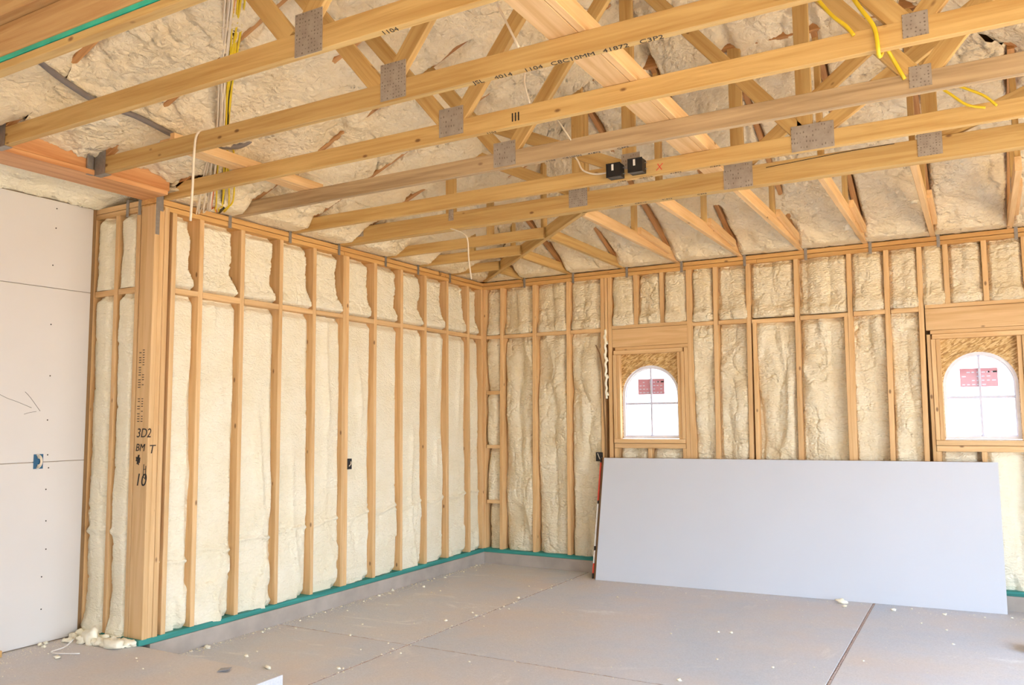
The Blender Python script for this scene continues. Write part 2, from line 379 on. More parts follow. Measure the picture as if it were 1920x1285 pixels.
ally = [-4.03] + LS + [-0.02]
for a, b in zip(ally[:-1], ally[1:]):
    bx('blocking', (-0.14, a + 0.019, BL - 0.019 + random.uniform(-.006, .006)), (-0.003, b - 0.019, BL + 0.019), WALLWOOD, wl_)
def cavity(parent, O, Ud, Vd, Nd, u0, u1, v0, v1, f, M, res=0.011, name='foam_infill'):
    """sprayed foam in one stud bay: a height field f(U,V,s,t) metres behind the stud faces"""
    nu = max(6, int((u1 - u0) / res)); nv = max(6, int((v1 - v0) / res))
    u = np.linspace(u0, u1, nu); v = np.linspace(v0, v1, nv); U, V = np.meshgrid(u, v)
    D = np.clip(f(U, V, (U - u0), (u1 - U), V - v0, v1 - V), -0.03, 0.135)
    P = [O[i] + Ud[i] * U + Vd[i] * V - Nd[i] * D for i in range(3)]
    return grid(name, P[0], P[1], P[2], M, parent)
def f_left_up(seed):
    def f(U, V, a, b, c, d):
        pil = ripple(U, V, seed, 36, 0.004) + 0.022 * cells(U * 9, V * 9, seed) + 0.012 * cells(U * 24, V * 24, seed + 3)
        rag = 0.045 + 0.07 * fbm(U * 0 + seed, V * 5, seed, 3) - 0.05 * sst(0.20, 0.05, c) + 0.012 * fbm(U * 0, V * 40, seed + 5)
        D = 0.05 + 0.010 * crease(U * 6, V * 6, seed + 8, 0.05) - pil - 0.022 * sst(0.16, 0.04, c) + 0.02 * sst(0.02, 0, a)
        D = D + (0.14 - D) * sst(rag, rag - 0.022, b)
        D = D + 0.05 * sst(0.03, 0.0, c) + 0.05 * sst(0.045 + 0.02 * fbm(U * 12, V * 0, seed), 0.0, d)
        return D
    return f
def f_left_low(seed, lump=1.0):
    def f(U, V, a, b, c, d):
        D = 0.052 - ripple(U, V, seed, 26, 0.002) - 0.024 * fbm(U * 3, V * 1.6, seed, 4) - 0.006 * cells(U * 12, V * 10, seed) 
        ridge = np.exp(-((U - (U[0, 0] + 0.12 + 0.16 * vn(U * 0 + seed, V * 1.3, seed))) / 0.028) ** 2)
        D = D - 0.030 * ridge * sst(0.4, 0.7, fbm(U * 0, V * 1.7, seed + 4, 2)) * lump
        D = D - 0.022 * sst(0.5, 0.6, fbm(U * 6, V * 3.5, seed + 2)) * sst(1.1, 0.4, V) * lump
        cab = 0.80 + 0.05 * (U * 0.9) + 0.03 * np.sin(U * 7 + seed)
        D = D - 0.020 * np.exp(-((V - cab) / 0.014) ** 2) - 0.007 * np.exp(-((V - cab - 0.05 * np.sin(U * 9)) / 0.012) ** 2)
        e = 0.015 + 0.05 * fbm(U * 0 + seed, V * 2.0, seed + 7, 2)
        D = D + 0.008 * crease(U * 3.4, V * 2.6, seed + 8, 0.035) * sst(0.45, 0.6, fbm(U * 2, V * 2, seed + 1, 2))
        D = D + 0.035 * sst(e, 0.0, b) + 0.012 * sst(0.03, 0, a)
        D = D + 0.035 * sst(0.06, 0.0, d) + 0.03 * sst(0.05, 0.0, c) * (b < 0.1)
        return D
    return f
OL = (0, 0, 0)
edges = [(YC + 0.116, -4.03 - 0.018)] + [(a + 0.019, b - 0.019) for a, b in zip(ally[:-1], ally[1:])]
for k, (a, b) in enumerate(edges):
    ex = 0.02 if k in (4, 5) else 0.0
    cavity(wl_, OL, (0, 1, 0), (0, 0, 1), (1, 0, 0), a, b, BL + 0.019, 2.975, f_left_up(11 + k), FOAM, 0.0065)
    cavity(wl_, OL, (0, 1, 0), (0, 0, 1), (1, 0, 0), a, b, 0.150, BL - 0.019, f_left_low(41 + 3 * k, 1.3 if k < 4 else 0.8), FOAM, 0.009)
for k, y in enumerate([-5.26, -4.67][:0]): pass
for k, y in enumerate([-4.085, -3.5, -2.89, -2.31, -1.67, -1.16, -0.6]):
    t = bx('steel_tie', (0.004, y - 0.075, 2.965), (0.0065, y - 0.045, 3.10), TIE, wl_)
bx('steel_strap', (0.003, YC + 0.004, 2.80), (0.006, YC + 0.034, 3.16), TIE, wl_)
# cable holes and cable through the lower studs
for k, y in enumerate(LS): 
    tube('cable_sleeve', [(-0.075, y - 0.026, 0.80 + 0.01 * k), (-0.072, y - 0.012, 0.80 + 0.01 * k)], 0.010, DARKWOOD, wl_, 6)
# post writing
def scribble(parent, strokes, r, M, plane, off):
    for s in strokes:
        tube('pen_stroke', [plane(*q) for q in s], r, M, parent, 4, 3)
pf = lambda x, z: (x, YC - 0.0005, z)
for row in range(26):
    z = 2.02 - row * 0.0165 - (0.06 if row > 15 else 0)
    for cxx, wd in ((-0.105, 0.026), (-0.07, 0.02)):
        if random.random() < 0.75: bx('stamp_line', (cxx - wd * random.uniform(.3, .5), YC - 0.001, z), (cxx + wd * 0.5, YC, z + 0.005), INK, wl_)
text('pen_note', '3D2', 0.085, (-0.118, YC - 0.001, 1.445), (1, 0, 0), (0, 0, 1), INK, wl_)
text('pen_note', 'BM', 0.07, (-0.122, YC - 0.001, 1.355), (1, 0, 0), (0, 0, 1), INK, wl_)
text('pen_note', '10', 0.115, (-0.118, YC - 0.001, 1.13), (1, 0, 0), (0, 0, 1), INK, wl_)
text('pen_note', 'T', 0.08, (0.0035, YC + 0.003, 1.34), (0, 1, 0), (0, 0, 1), INK, wl_)
scribble(wl_, [[(-0.11, 1.29), (-0.08, 1.33), (-0.10, 1.27), (-0.07, 1.31), (-0.105, 1.30), (-0.075, 1.28), (-0.09, 1.33), (-0.085, 1.265), (-0.11, 1.315), (-0.07, 1.295)]], 0.004, INK, pf, 0)
scribble(wl_, [[(-0.03, 1.27), (-0.035, 1.19)], [(-0.035, 1.19), (-0.005, 1.17)], [(-0.03, 1.235), (-0.008, 1.24)], [(-0.01, 1.26), (-0.012, 1.18)]], 0.0025, INK, pf, 0)

# ------------------------------------------------------------------ return wall and drywall wall
wr = struct('wall_return')

for x in (XD - 0.025, -0.385, -0.19 + 0.03):
    bar('stud', (x, YC + 0.07, 0.155), (x - 0.01, YC + 0.07, 2.975), 0.038, 0.14, WALLWOOD, wr, (1, 0, 0))
bx('top_plate', (XD - 0.08, YC, 2.975), (-0.142, YC + 0.14, 3.01), WALLWOOD, wr); bx('top_plate', (XD - 0.08, YC - 0.002, 3.013), (-0.142, YC + 0.14, 3.05), WALLWOOD, wr)
bx('sill_plate', (XD - 0.05, YC - 0.004, 0.117), (-0.142, YC + 0.14, 0.155), GREEN, wr)
bx('curb', (XD - 0.1, YC + 0.01, -0.01), (-0.162, YC + 0.14, 0.116), CURB, wr)
raw('sheathing', box_vf((XD - 0.1, YC + 0.142, 0.0), (-0.165, YC + 0.165, H)), BF, STUCCO, wr)
for a, b in ((XD - 0.006, -0.404), (-0.366, -0.18)):
    bx('blocking', (a, YC + 0.004, BL - 0.02), (b, YC + 0.14, BL + 0.02), WALLWOOD, wr)
def f_ret(seed, rope=True):
    def f(U, V, a, b, c, d):
        w = U[0, -1] - U[0, 0]
        m1 = U[0, 0] + w * (0.5 + 0.28 * (vn(U * 0 + 3, V * 2.2, seed) - 0.5))
        D = 0.042 - 0.022 * cells(U * 11, V * 7, seed) + 0.014 * crease(U * 5, V * 3.5, seed + 3, 0.05) - ripple(U, V, seed, 44, 0.004) - 0.01 * fbm(U * 30, V * 30, seed)
        D = D - 0.036 * np.exp(-((U - m1) / (0.045 + 0.02 * vn(V * 3, V * 0, seed))) ** 2) * (0.6 + 0.6 * cells(U * 4, V * 4.5, seed + 2))
        D = np.maximum(D + 0.012 * sst(0.02, 0, a) + 0.02 * sst(0.03, 0, b) + 0.04 * sst(0.05, 0, d) * (V > 2.3), -0.004)
        D = D - 0.03 * sst(0.14, 0.03, c) * (V < 0.4) * cells(U * 14, V * 14, seed + 5)
        D = D - 0.02 * np.exp(-((V - 0.80 - 0.03 * vn(U * 20, V * 6, seed)) / 0.016) ** 2)
        return D
    return f
for k, (a, b) in enumerate(((XD - 0.006, -0.404), (-0.366, -0.18))):
    cavity(wr, (0, YC, 0), (1, 0, 0), (0, 0, 1), (0, -1, 0), a, b, BL + 0.02, 2.975, f_ret(5 + k), FOAM, 0.008)
    cavity(wr, (0, YC, 0), (1, 0, 0), (0, 0, 1), (0, -1, 0), a, b, 0.15, BL - 0.02, f_ret(9 + k), FOAM, 0.009)
for x in (-0.3, -0.17): bx('steel_tie', (x, YC - 0.006, 2.95), (x + 0.03, YC - 0.003, 3.07), TIE, wr)

wd = struct('wall_drywall')
seams = [0.124, 1.29, 2.447, 3.045]
for z0, z1 in zip(seams[:-1], seams[1:]):
    bx('drywall_panel', (XD - 0.014, YF, z0 + 0.0015), (XD, YC - 0.035, z1 - 0.0015), DRY, wd)
raw('stud_backing', box_vf((XD - 0.16, YF, 0), (XD - 0.016, YC, 3.05)), BF, STUCCO, wd)
px = lambda y, z: (XD + 0.0005, y, z)
for (y, z) in [(-4.486, 1.857), (-4.491, 1.564), (-4.481, 1.11), (-4.472, .905), (-4.464, .722), (-4.485, .548), (-4.479, .341), (-4.489, 2.99), (-4.489, 2.856), (-4.48, 1.335), (-4.47, 1.25), (-4.5, 2.6), (-4.495, 2.2)]:
    tube('screw_head', [(XD - 0.002, y, z), (XD + 0.0012, y, z)], 0.0045, INK, wd, 8)
scribble(wd, [[(-4.84, 1.745), (-4.76, 1.705), (-4.70, 1.684), (-4.60, 1.644)], [(-4.646, 1.747), (-4.61, 1.71), (-4.543, 1.623)], [(-4.646, 1.602), (-4.61, 1.613), (-4.568, 1.620)]], 0.0016, PENCIL, px, 0)

# ------------------------------------------------------------------ back wall
wb_ = struct('wall_back')
def sb(x, z0=0.155, z1=2.975, w=0.04, lean=0.03, M=WALLWOOD):
    s = (z1 - z0) / 2.8 * lean
    return bar('stud', (x - s, 0.07, z0), (x, 0.07, z1), w, 0.14, M, wb_, (1, 0, 0))
bay = [0.02, 0.241, 0.645, 1.047, 1.436]
for x in bay: sb(x)
sb(1.516, lean=0.02)                                   # king stud left of the small window
sb(1.475, w=0.03, lean=0.02, z0=2.3)
for x in (1.795, 2.068): sb(x, z0=2.475, lean=0.0)
sb(2.345, lean=0.0, w=0.055)
rb = [2.604, 2.915, 3.35, 3.80, 4.10, 4.36]
for x in rb: sb(x, lean=0.035)
sb(2.958, w=0.034, z1=BL - 0.02, lean=0.02); sb(3.755, w=0.03, z1=BL - 0.02, lean=0.02)
for x in (4.556, 4.838, 5.12): sb(x, z0=2.475, lean=0)
for x in (5.16, 5.55, 5.95, 6.35, 6.75): sb(x)
def plate_pts(zs, y0=0.0): pass
bx('top_plate', (0.0, 0.0, 2.975), (3.0, 0.14, 3.01), TOPWOOD, wb_); bx('top_plate', (3.003, 0.0, 2.975), (WX, 0.14, 3.01), TOPWOOD, wb_)
bx('top_plate', (0.004, -0.003, 3.0135), (2.3, 0.14, 3.05), TOPWOOD, wb_); bx('top_plate', (2.303, -0.003, 3.0135), (WX, 0.14, 3.05), TOPWOOD, wb_)
bx('sill_plate', (0.0, -0.003, 0.117), (WX, 0.14, 0.155), GREEN, wb_)
bx('curb', (0.0, -0.006, -0.01), (WX, 0.16, 0.116), CURB, wb_)
bx('jack_stud', (2.279, 0.0, 0.155), (2.3155, 0.14, 2.22), WALLWOOD, wb_); bx('jack_stud', (4.382, 0.0, 0.155), (4.411, 0.14, 2.22), WALLWOOD, wb_)
# sheathing behind, around the window openings
def sheath(x0, x1, z0, z1): raw('sheathing', box_vf((x0, 0.142, z0), (x1, 0.165, z1)), BF, STUCCO, wb_)
sheath(-0.16, 1.56, 0.1, H); sheath(1.56, 2.28, 0.1, 1.33); sheath(1.56, 2.28, 2.18, H); sheath(2.28, 4.42, 0.1, H)
sheath(4.42, 5.12, 0.1, 1.34); sheath(4.42, 5.12, 2.18, H); sheath(5.12, WX + 0.1, 0.1, H)
def blk(a, b, z): bx('blocking', (a, 0.003, z - 0.019), (b, 0.14, z + 0.019), WALLWOOD, wb_)
blk(0.04, 0.221, BL); blk(0.261, 0.625, BL); blk(0.665, 1.027, BL); blk(1.067, 1.416, BL)
blk(2.372, 2.584, BL); blk(2.624, 2.895, BL); blk(2.935, 3.33, BL - 0.012); blk(3.37, 3.78, BL - 0.006); blk(3.82, 4.08, BL); blk(4.12, 4.34, BL)
for z in (1.83, 1.245, 0.655): blk(0.035, 0.215, z)
blk(5.18, 5.53, BL)
def f_back(seed, kind=0):
    def f(U, V, a, b, c, d):
        w = float(U[0, -1] - U[0, 0])
        wx = 0.03 * (fbm(U * 6, V * 6, seed + 1, 2) - 0.5); wy = 0.05 * (fbm(U * 5 + 9, V * 5, seed + 2, 2) - 0.5)
        u = U + wx; v = V + wy
        D = (0.074 if kind == 1 else 0.098) - 0.015 * cells(u * 13, v * 11, seed) - ripple(u, v, seed, 48 if kind == 0 else 40, 0.0055) - 0.004 * cells(u * 34, v * 38, seed + 4)
        m1 = U[0, 0] + w * (0.34 + 0.22 * (vn(V * 1.1, V * 0 + 1, seed) - 0.5)); m2 = U[0, 0] + w * (0.72 + 0.3 * (vn(V * 1.4, V * 0 + 5, seed + 2) - 0.5))
        on1 = 0.35 + 0.65 * sst(0.3, 0.55, vn(V * 1.5, V * 0 + 8, seed + 6)); on2 = sst(0.35, 0.62, vn(V * 1.3, V * 0 + 2, seed + 8))
        r1 = np.sqrt(np.clip(1 - ((u - m1) / (0.085 + 0.05 * vn(V * 2.6, V * 0, seed))) ** 2, 0, 1)) * on1
        r2 = np.sqrt(np.clip(1 - ((u - m2) / (0.065 + 0.045 * vn(V * 2.4, V * 0 + 3, seed))) ** 2, 0, 1)) * on2 * 0.8
        lump = cells(u * 8.5 + 0.4 * np.sin(v * 9), v * 6.5, seed + 12)
        D = D - 0.034 * np.maximum(r1, r2) - 0.034 * lump * (0.35 + 0.65 * np.maximum(r1, r2)) + 0.012
        D = D + 0.014 * crease(u * 4.2, v * 3.4, seed + 31, 0.045) + 0.006 * crease(u * 11, v * 9, seed + 33, 0.05)
        if kind == 1:      # upper cell: pillow that hangs to the blocking with big lumps low down
            D = D - 0.014 * cells(u * 7, v * 7, seed + 20) - 0.045 * sst(0.16, 0.05, c) * cells(U * 11, V * 9, seed + 21) + 0.03 * sst(0.015, 0, c)
        else:
            D = D - 0.038 * cells(u * 4.5, v * 3, seed + 22) * sst(0.45, 0.6, fbm(U * 3, V * 1.2, seed + 23, 2))
            D = D - 0.012 * np.exp(-((V - 0.78 - 0.1 * (vn(U * 4, U * 0, seed) - .5)) / 0.012) ** 2)
        D = D + 0.028 * sst(0.035, 0, a) + 0.028 * sst(0.035, 0, b) + 0.03 * sst(0.05, 0, d)
        return D
    return f
lowb = [(0.03, 0.215, 'c'), (0.251, 0.625, 0), (0.655, 1.027, 0), (1.057, 1.416, 0), (2.365, 2.584, 0), (2.614, 2.895, 0), (2.955, 3.33, 0), (3.35, 3.76, 0), (3.79, 4.08, 0), (4.10, 4.34, 0), (5.16, 5.53, 0), (5.55, 5.93, 0), (5.95, 6.33, 0), (6.35, 6.73, 0)]
upb = [(0.04, 0.221), (0.261, 0.625), (0.665, 1.027), (1.067, 1.416), (1.536, 1.775), (1.815, 2.048), (2.088, 2.318), (2.372, 2.584), (2.624, 2.895), (2.935, 3.33), (3.37, 3.78), (3.82, 4.08), (4.12, 4.34), (4.38, 4.536), (4.576, 4.818), (4.858, 5.10), (5.14, 5.53)]
AX = ((0, 0, 0), (1, 0, 0), (0, 0, 1), (0, -1, 0))
for k, (a, b, q) in enumerate(lowb):
    if q == 'c':
        for z0, z1 in ((0.155, 0.636), (0.674, 1.226), (1.264, 1.811), (1.849, BL - 0.019)):
            cavity(wb_, *AX, a, b, z0, z1, f_back(200 + int(z0 * 10)), FOAMB, 0.009)
    else:
        cavity(wb_, *AX, a - 0.012, b + 0.004, 0.150, BL - 0.019, f_back(100 + 7 * k), FOAMB, 0.0065 if a < 5 else 0.02)
for k, (a, b) in enumerate(upb):
    cavity(wb_, *AX, a - 0.004, b + 0.004, BL + 0.019 if not (1.5 < a < 2.3 or 4.36 < a < 5.1) else 2.47, 2.975, f_back(300 + 5 * k, 1), FOAMB, 0.0065)
for x in (0.49, 1.07, 1.67, 2.24, 2.85, 3.40, 3.94, 4.47, 5.03):
    bx('steel_tie', (x + 0.028, -0.0075, 2.955), (x + 0.054, -0.005, 3.11), TIE, wb_)

# ------------------------------------------------------------------ windows
def window(idx, x0, x1, z0, ztop, hx0, hx1, full=True):
    w = struct('window_%d' % idx, (x0, 0.09, z0))
    c = (x0 + x1) / 2; r = (x1 - x0) / 2; zs = ztop - r
    # header, trimmer boards, jambs and sill of the framed opening
    bx('header', (hx0, 0.001, 2.256), (hx1, 0.14, 2.438), BEAMWOOD if False else WALLWOOD, w)
    bx('header_plate', (hx0, -0.001, 2.441), (hx1, 0.14, 2.474), WALLWOOD, w)
    bx('header_plate', (hx0 + 0.03, -0.002, 2.222), (hx1, 0.14, 2.254), WALLWOOD, w)
    bx('head_trim', (x0 - 0.06, -0.012, 2.180), (x1 + 0.06, 0.12, 2.220), WALLWOOD, w)
    for x in (x0 - 0.055, x0 - 0.02): bx('jamb', (x - 0.0165, -0.011 if x < x0 - .03 else 0.0, 1.338), (x + 0.0165, 0.12, 2.178), WALLWOOD, w)
    for x in (x1 + 0.02, x1 + 0.055): bx('jamb', (x - 0.0165, -0.011 if x > x1 + .03 else 0.0, 1.338), (x + 0.0165, 0.12, 2.178), WALLWOOD, w)
    bx('sill', (x0 - 0.07, -0.014, 1.295), (x1 + 0.07, 0.12, 1.336), WALLWOOD, w)
    bx('sill', (x0 - 0.07, -0.004, 1.245), (x1 + 0.07, 0.12, 1.292), WALLWOOD, w)
    for x in (x0 - 0.055, c, x1 + 0.055): bx('cripple_stud', (x - 0.019, 0.0, 0.16), (x + 0.019, 0.13, 1.243), WALLWOOD, w)
    # strand board with the arched cut-out
    n = 28; V = []; F = []
    arc = [(c - r, z0)] + [(c - r * math.cos(math.pi * i / n), zs + r * math.sin(math.pi * i / n)) for i in range(n + 1)] + [(c + r, z0)]
    outr = [(x0 - 0.004, z0)] + [(x0 - 0.004 + (x1 - x0 + 0.008) * i / n, 2.18) for i in range(n + 1)] + [(x1 + 0.004, z0)]
    outr[1] = (x0 - 0.004, 2.18)
    for y in (0.055, 0.067):
        V += [(p[0], y, p[1]) for p in arc] + [(p[0], y, p[1]) for p in outr]
    q = len(arc)
    for i in range(q - 1):
        F.append((i, i + 1, q + i + 1, q + i)); F.append((2 * q + i, 3 * q + i, 3 * q + i + 1, 2 * q + i + 1)); F.append((i, 2 * q + i, 2 * q + i + 1, i + 1))
    raw('arch_board', V, F, OSB, w)
    # vinyl frame: a strip that follows the opening
    def ring(name, t, y0, y1, M, rr):
        A = [(c - rr, z0 + (r - rr))] + [(c - rr * math.cos(math.pi * i / n), zs + rr * math.sin(math.pi * i / n)) for i in range(n + 1)] + [(c + rr, z0 + (r - rr))]
        B = [(c - rr + t, z0 + t + (r - rr))] + [(c - (rr - t) * math.cos(math.pi * i / n), zs + (rr - t) * math.sin(math.pi * i / n)) for i in range(n + 1)] + [(c + rr - t, z0 + t + (r - rr))]
        V = []; F = []; q = len(A)
        for y in (y0, y1): V += [(p[0], y, p[1]) for p in A] + [(p[0], y, p[1]) for p in B]
        for i in range(q):
            j = (i + 1) % q
            F.append((i, j, q + j, q + i)); F.append((2 * q + i, 3 * q + i, 3 * q + j, 2 * q + j)); F.append((q + i, q + j, 3 * q + j, 3 * q + i)); F.append((i, 2 * q + i, 2 * q + j, j))
        return raw(name, V, F, M, w)
    ring('window_frame', 0.024, 0.068, 0.125, VINYL, r)
    ring('sash', 0.012, 0.088, 0.115, VINYL, r - 0.022)
    zm = z0 + 0.345
    bx('muntin', (c - 0.011, 0.082, z0 + 0.02), (c + 0.008, 0.106, ztop - 0.02), MUNT, w); bx('muntin', (x0 + 0.02, 0.0825, zm - 0.011), (x1 - 0.02, 0.106, zm + 0.011), MUNT, w)
    pm = lambda a, b, cc, d, nm: raw(nm, [(a, 0.098, cc), (b, 0.098, cc), (b, 0.098, d), (a, 0.098, d), (a, 0.102, cc), (b, 0.102, cc), (b, 0.102, d), (a, 0.102, d)], BF, GLASS, w)
    pm(x0 + 0.03, c - 0.008, z0 + 0.03, zm - 0.008, 'pane'); pm(c + 0.008, x1 - 0.03, z0 + 0.03, zm - 0.008, 'pane')
    for s in (-1, 1):
        V = [(c + s * 0.008, y, zm + 0.008) for y in (0.098,)]
        pts = [(c + s * 0.008, zm + 0.008), (c + s * (r - 0.03), zm + 0.008)] + [(c + s * (r - 0.03) * math.cos(math.pi / 2 * i / 12), zs + (r - 0.03) * math.sin(math.pi / 2 * i / 12)) for i in range(12)] + [(c + s * 0.008, ztop - 0.03)]
        V = [(p[0], 0.098, p[1]) for p in pts] + [(p[0], 0.102, p[1]) for p in pts]; k = len(pts)
        raw('pane', V, [tuple(range(k)), tuple(range(2 * k - 1, k - 1, -1))] + [(i, (i + 1) % k, k + (i + 1) % k, k + i) for i in range(k)], GLASS, w)
    # sticker on the upper panes
    sxa = c - 0.145; sxb = c + 0.13
    st = bx('sticker', (sxa, 0.1035, 1.775), (sxb, 0.105, 1.93), STICK, w)
    for zz, s, hh in ((1.885, 'CAREFUL', 0.035), (1.83, 'WINDOW', 0.05), (1.795, 'GLASS  INSPECT', 0.026)):
        pass
    for k in range(4):
        for j in range(7):
            if random.random() < 0.8:
                bx('sticker_print', (sxa + 0.015 + j * 0.036, 0.1022, 1.79 + k * 0.034), (sxa + 0.015 + j * 0.036 + random.uniform(.018, .03), 0.1032, 1.79 + k * 0.034 + 0.009), VINYL, w)
    for s, wd_ in ((0.06, 0.012), (0.095, 0.03)):
        bx('sticker_print', (c + s, 0.1015, 1.892), (c + s + wd_, 0.1021, 1.905), INK, w)
    # loose strip of protective film hanging at the arch
    nn = 14; V = []; F = []
    for i in range(nn + 1):
        a = math.pi * (0.08 + 0.84 * i / nn); rr = r + 0.006 + 0.012 * math.sin(i * 2.1)
        for dy, dr in ((0.050, 0.0), (0.048, 0.035 + 0.012 * math.sin(i * 1.3))):
            V.append((c - (rr + dr) * math.cos(a), dy, zs + (rr + dr) * math.sin(a)))
    for i in range(nn): F.append((2 * i, 2 * i + 1, 2 * i + 3, 2 * i + 2))
    raw('film_strip', V, F, FILM, w)
    for a, b in ((x0 - 0.035, c - 0.019), (c + 0.019, x1 + 0.035)):
        cavity(w, (0, 0, 0), (1, 0, 0), (0, 0, 1), (0, -1, 0), a, b, 0.155, 1.243, f_back(500 + idx * 9 + int(a * 3), 0), FOAM, 0.012)
    return w
window(1, 1.612, 2.205, 1.340, 2.062, 1.536, 2.318)
window(2, 4.484, 5.024, 1.345, 2.062, 4.382, 5.14)
# long torn foam tongue and the kraft strip by the small window
tube('foam_drip', [(1.462 + 0.006 * math.sin(i * 2.3), -0.004 + 0.004 * math.sin(i * 3.7), 2.44 - i * 0.035) for i in range(21)], 0.012, FOAMW, wb_, 7, 3)
for i in range(12): blob('foam_lump', (1.465 + 0.012 * math.sin(i * 4.1), -0.004, 2.42 - i * 0.058), 0.015, FOAMW, wb_, 60 + i, (0.9, 0.6, 1.5), 8)
V = []; F = []
ks = [(1.36, 2.29, .02), (1.40, 2.20, .03), (1.425, 2.05, .03), (1.432, 1.85, .028), (1.436, 1.6, .026), (1.446, 1.35, .028), (1.44, 1.15, .03)]
for (x, z, w_) in ks: V += [(x - 0.01, -0.006, z), (x + w_ * 0.4, -0.022, z)]
for i in range(len(ks) - 1): F.append((2 * i, 2 * i + 1, 2 * i + 3, 2 * i + 2))
for (x, z, w_) in ks: V += [(x - 0.01, -0.004, z), (x + w_ * 0.4, -0.020, z)]
q = 2 * len(ks)
for i in range(len(ks) - 1): F.append((q + 2 * i, q + 2 * i + 2, q + 2 * i + 3, q + 2 * i + 1))
raw('kraft_strip', V, F, BROWN, wb_)

# right wall (out of the frame) with the wide open garage doorway that lights the room
wx = struct('wall_right'); YO0, YO1, ZO = -7.8, -1.4, 2.6
for (y0, y1, z0, z1) in ((YF, YO0, 0, 3.05), (YO1, 0, 0, 3.05), (YO0, YO1, ZO, 3.05)):
    bx('drywall_panel', (WX, y0, z0), (WX + 0.014, y1, z1), DRY, wx)
    raw('sheathing', box_vf((WX + 0.016, y0, z0), (WX + 0.15, y1 + (0.16 if y1 == 0 else 0), z1)), BF, STUCCO, wx)
wf = struct('wall_front'); XO0, XO1 = 3.6, 5.6      # behind the camera, with a smaller doorway
for (x0, x1, z0, z1) in ((-0.9, XO0, 0, 3.05), (XO1, WX + 0.15, 0, 3.05), (XO0, XO1, 2.3, 3.05), (-0.9, WX + 0.15, 3.05, 4.6)):
    bx('drywall_panel', (x0, YF - 0.014, z0), (x1, YF, z1), DRY, wf)

# ------------------------------------------------------------------ ceiling: roof sheathing and sprayed foam
ce = struct('ceiling')
RX = WX / 2
def zroof(X, Y): return ZR + SL * np.minimum(np.minimum(X, WX - X), -Y)
def slab(pts):
    V = [(x, y, z + 0.10) for x, y, z in pts] + [(x, y, z + 0.13) for x, y, z in pts]; k = len(pts)
    raw('roof_sheathing', V, [tuple(range(k))[::-1], tuple(range(k, 2 * k))] + [(i, (i + 1) % k, k + (i + 1) % k, k + i) for i in range(k)], ROOFSH, ce)
zp = ZR + SL * RX; zo = ZR - SL * 0.2
slab([(-0.2, YF - 0.3, zo), (RX, YF - 0.3, zp), (RX, -RX, zp), (-0.2, 0.2, zo)])
slab([(RX, -RX, zp), (RX, YF - 0.3, zp), (WX + 0.2, YF - 0.3, zo), (WX + 0.2, 0.2, zo)])
slab([(-0.2, 0.2, zo), (RX, -RX, zp), (WX + 0.2, 0.2, zo)])
raw('eave_light_stop', box_vf((-0.22, YC + 0.1, 2.98), (-0.17, 0.22, 3.25)), BF, ROOFSH, ce); raw('eave_light_stop', box_vf((-0.22, 0.17, 2.98), (WX + 0.22, 0.22, 3.25)), BF, ROOFSH, ce); raw('eave_light_stop', box_vf((WX + 0.17, YF, 2.98), (WX + 0.22, 0.17, 3.25)), BF, ROOFSH, ce)  # unseen boxes added outside the eaves to stop light leaking over the walls
TY = [-5.26, -4.67, -4.085, -3.5, -2.89, -2.31, -1.67, -1.16, -0.6]
def foam_h(X, Y, A, along, seed):
    """drop of the foam below the rafter undersides; A is 0..1 across the bay"""
    wx = 0.25 * (fbm(X * 2.2, Y * 2.2, 71, 3) - 0.5); wy = 0.25 * (fbm(X * 2.2 + 7, Y * 2.2, 72, 3) - 0.5)
    x = X + wx; y = Y + wy
    h = 0.030 * (fbm(X * 1.6, Y * 1.6, seed, 3) - 0.5) * 2 + 0.040 * cells(x * 2.8, y * 4.2, seed + 1) + 0.030 * cells(x * 9, y * 6.5, seed + 2) + 0.011 * cells(x * 24, y * 18, seed + 3)
    h = h + 0.022 * sst(0.5, 0.62, fbm(x * 3, y * 1.5, seed + 5, 3))
    h = h + ripple(x, y, seed, 16, 0.016) * sst(0.35, 0.6, fbm(x * 2, y * 2, seed + 9, 2)) + ripple(y, x, seed + 4, 22, 0.008)
    h = h + 0.045 * cells(x * 4.6 + 0.5 * np.sin(y * 5), y * 5.5, seed + 14) - 0.028 * crease(x * 2.6, y * 2.6, seed + 15, 0.04) - 0.008 * crease(x * 7, y * 7, seed + 16, 0.05) - 0.034
    edge = sst(0.10, 0.0, A) + sst(0.90, 1.0, A)
    keep = sst(0.38, 0.54, fbm(X * 1.7, Y * 1.7, 99, 2))
    h = h - 0.075 * edge * keep - 0.030
    return h
def roof_bay_left(y0, y1, side=0, x1=None, x0=-0.12, res=0.022, seed=60, x0b=None):
    nv = max(6, int((y1 - y0) / res)); nu = int(RX / res)
    vv = np.linspace(y0, y1, nv); S_, V = np.meshgrid(np.linspace(0, 1, nu), vv)
    lim = np.minimum(RX, -V + 0.02)
    X = x0 + (lim - x0) * S_; A = (V - y0) / (y1 - y0)
    h = foam_h(X + side * 20, V, A, 0, seed)
    # foam packed over the wall plate between the trusses
    h = h + (0.03 + 0.03 * fbm(V * 9, X * 9, 5)) * sst(0.30, 0.08, X) if x0 < 0 else h - (0.10 - 0.05 * fbm(V * 7, X * 7, 8)) * sst(0.42, 0.11, X)
    Z = ZR + SL * np.maximum(X, -0.02) - h + 0.0
    if x0 < 0: Z = np.maximum(Z, H + 0.006 + 0.012 * fbm(X * 20, V * 20, 4))
    PX = X if side == 0 else WX - X
    return grid('foam_panel', PX, V, Z, FOAMR, ce)
yb = sorted([-9.3, -8.2, -7.0, -5.86] + TY + [-0.02])
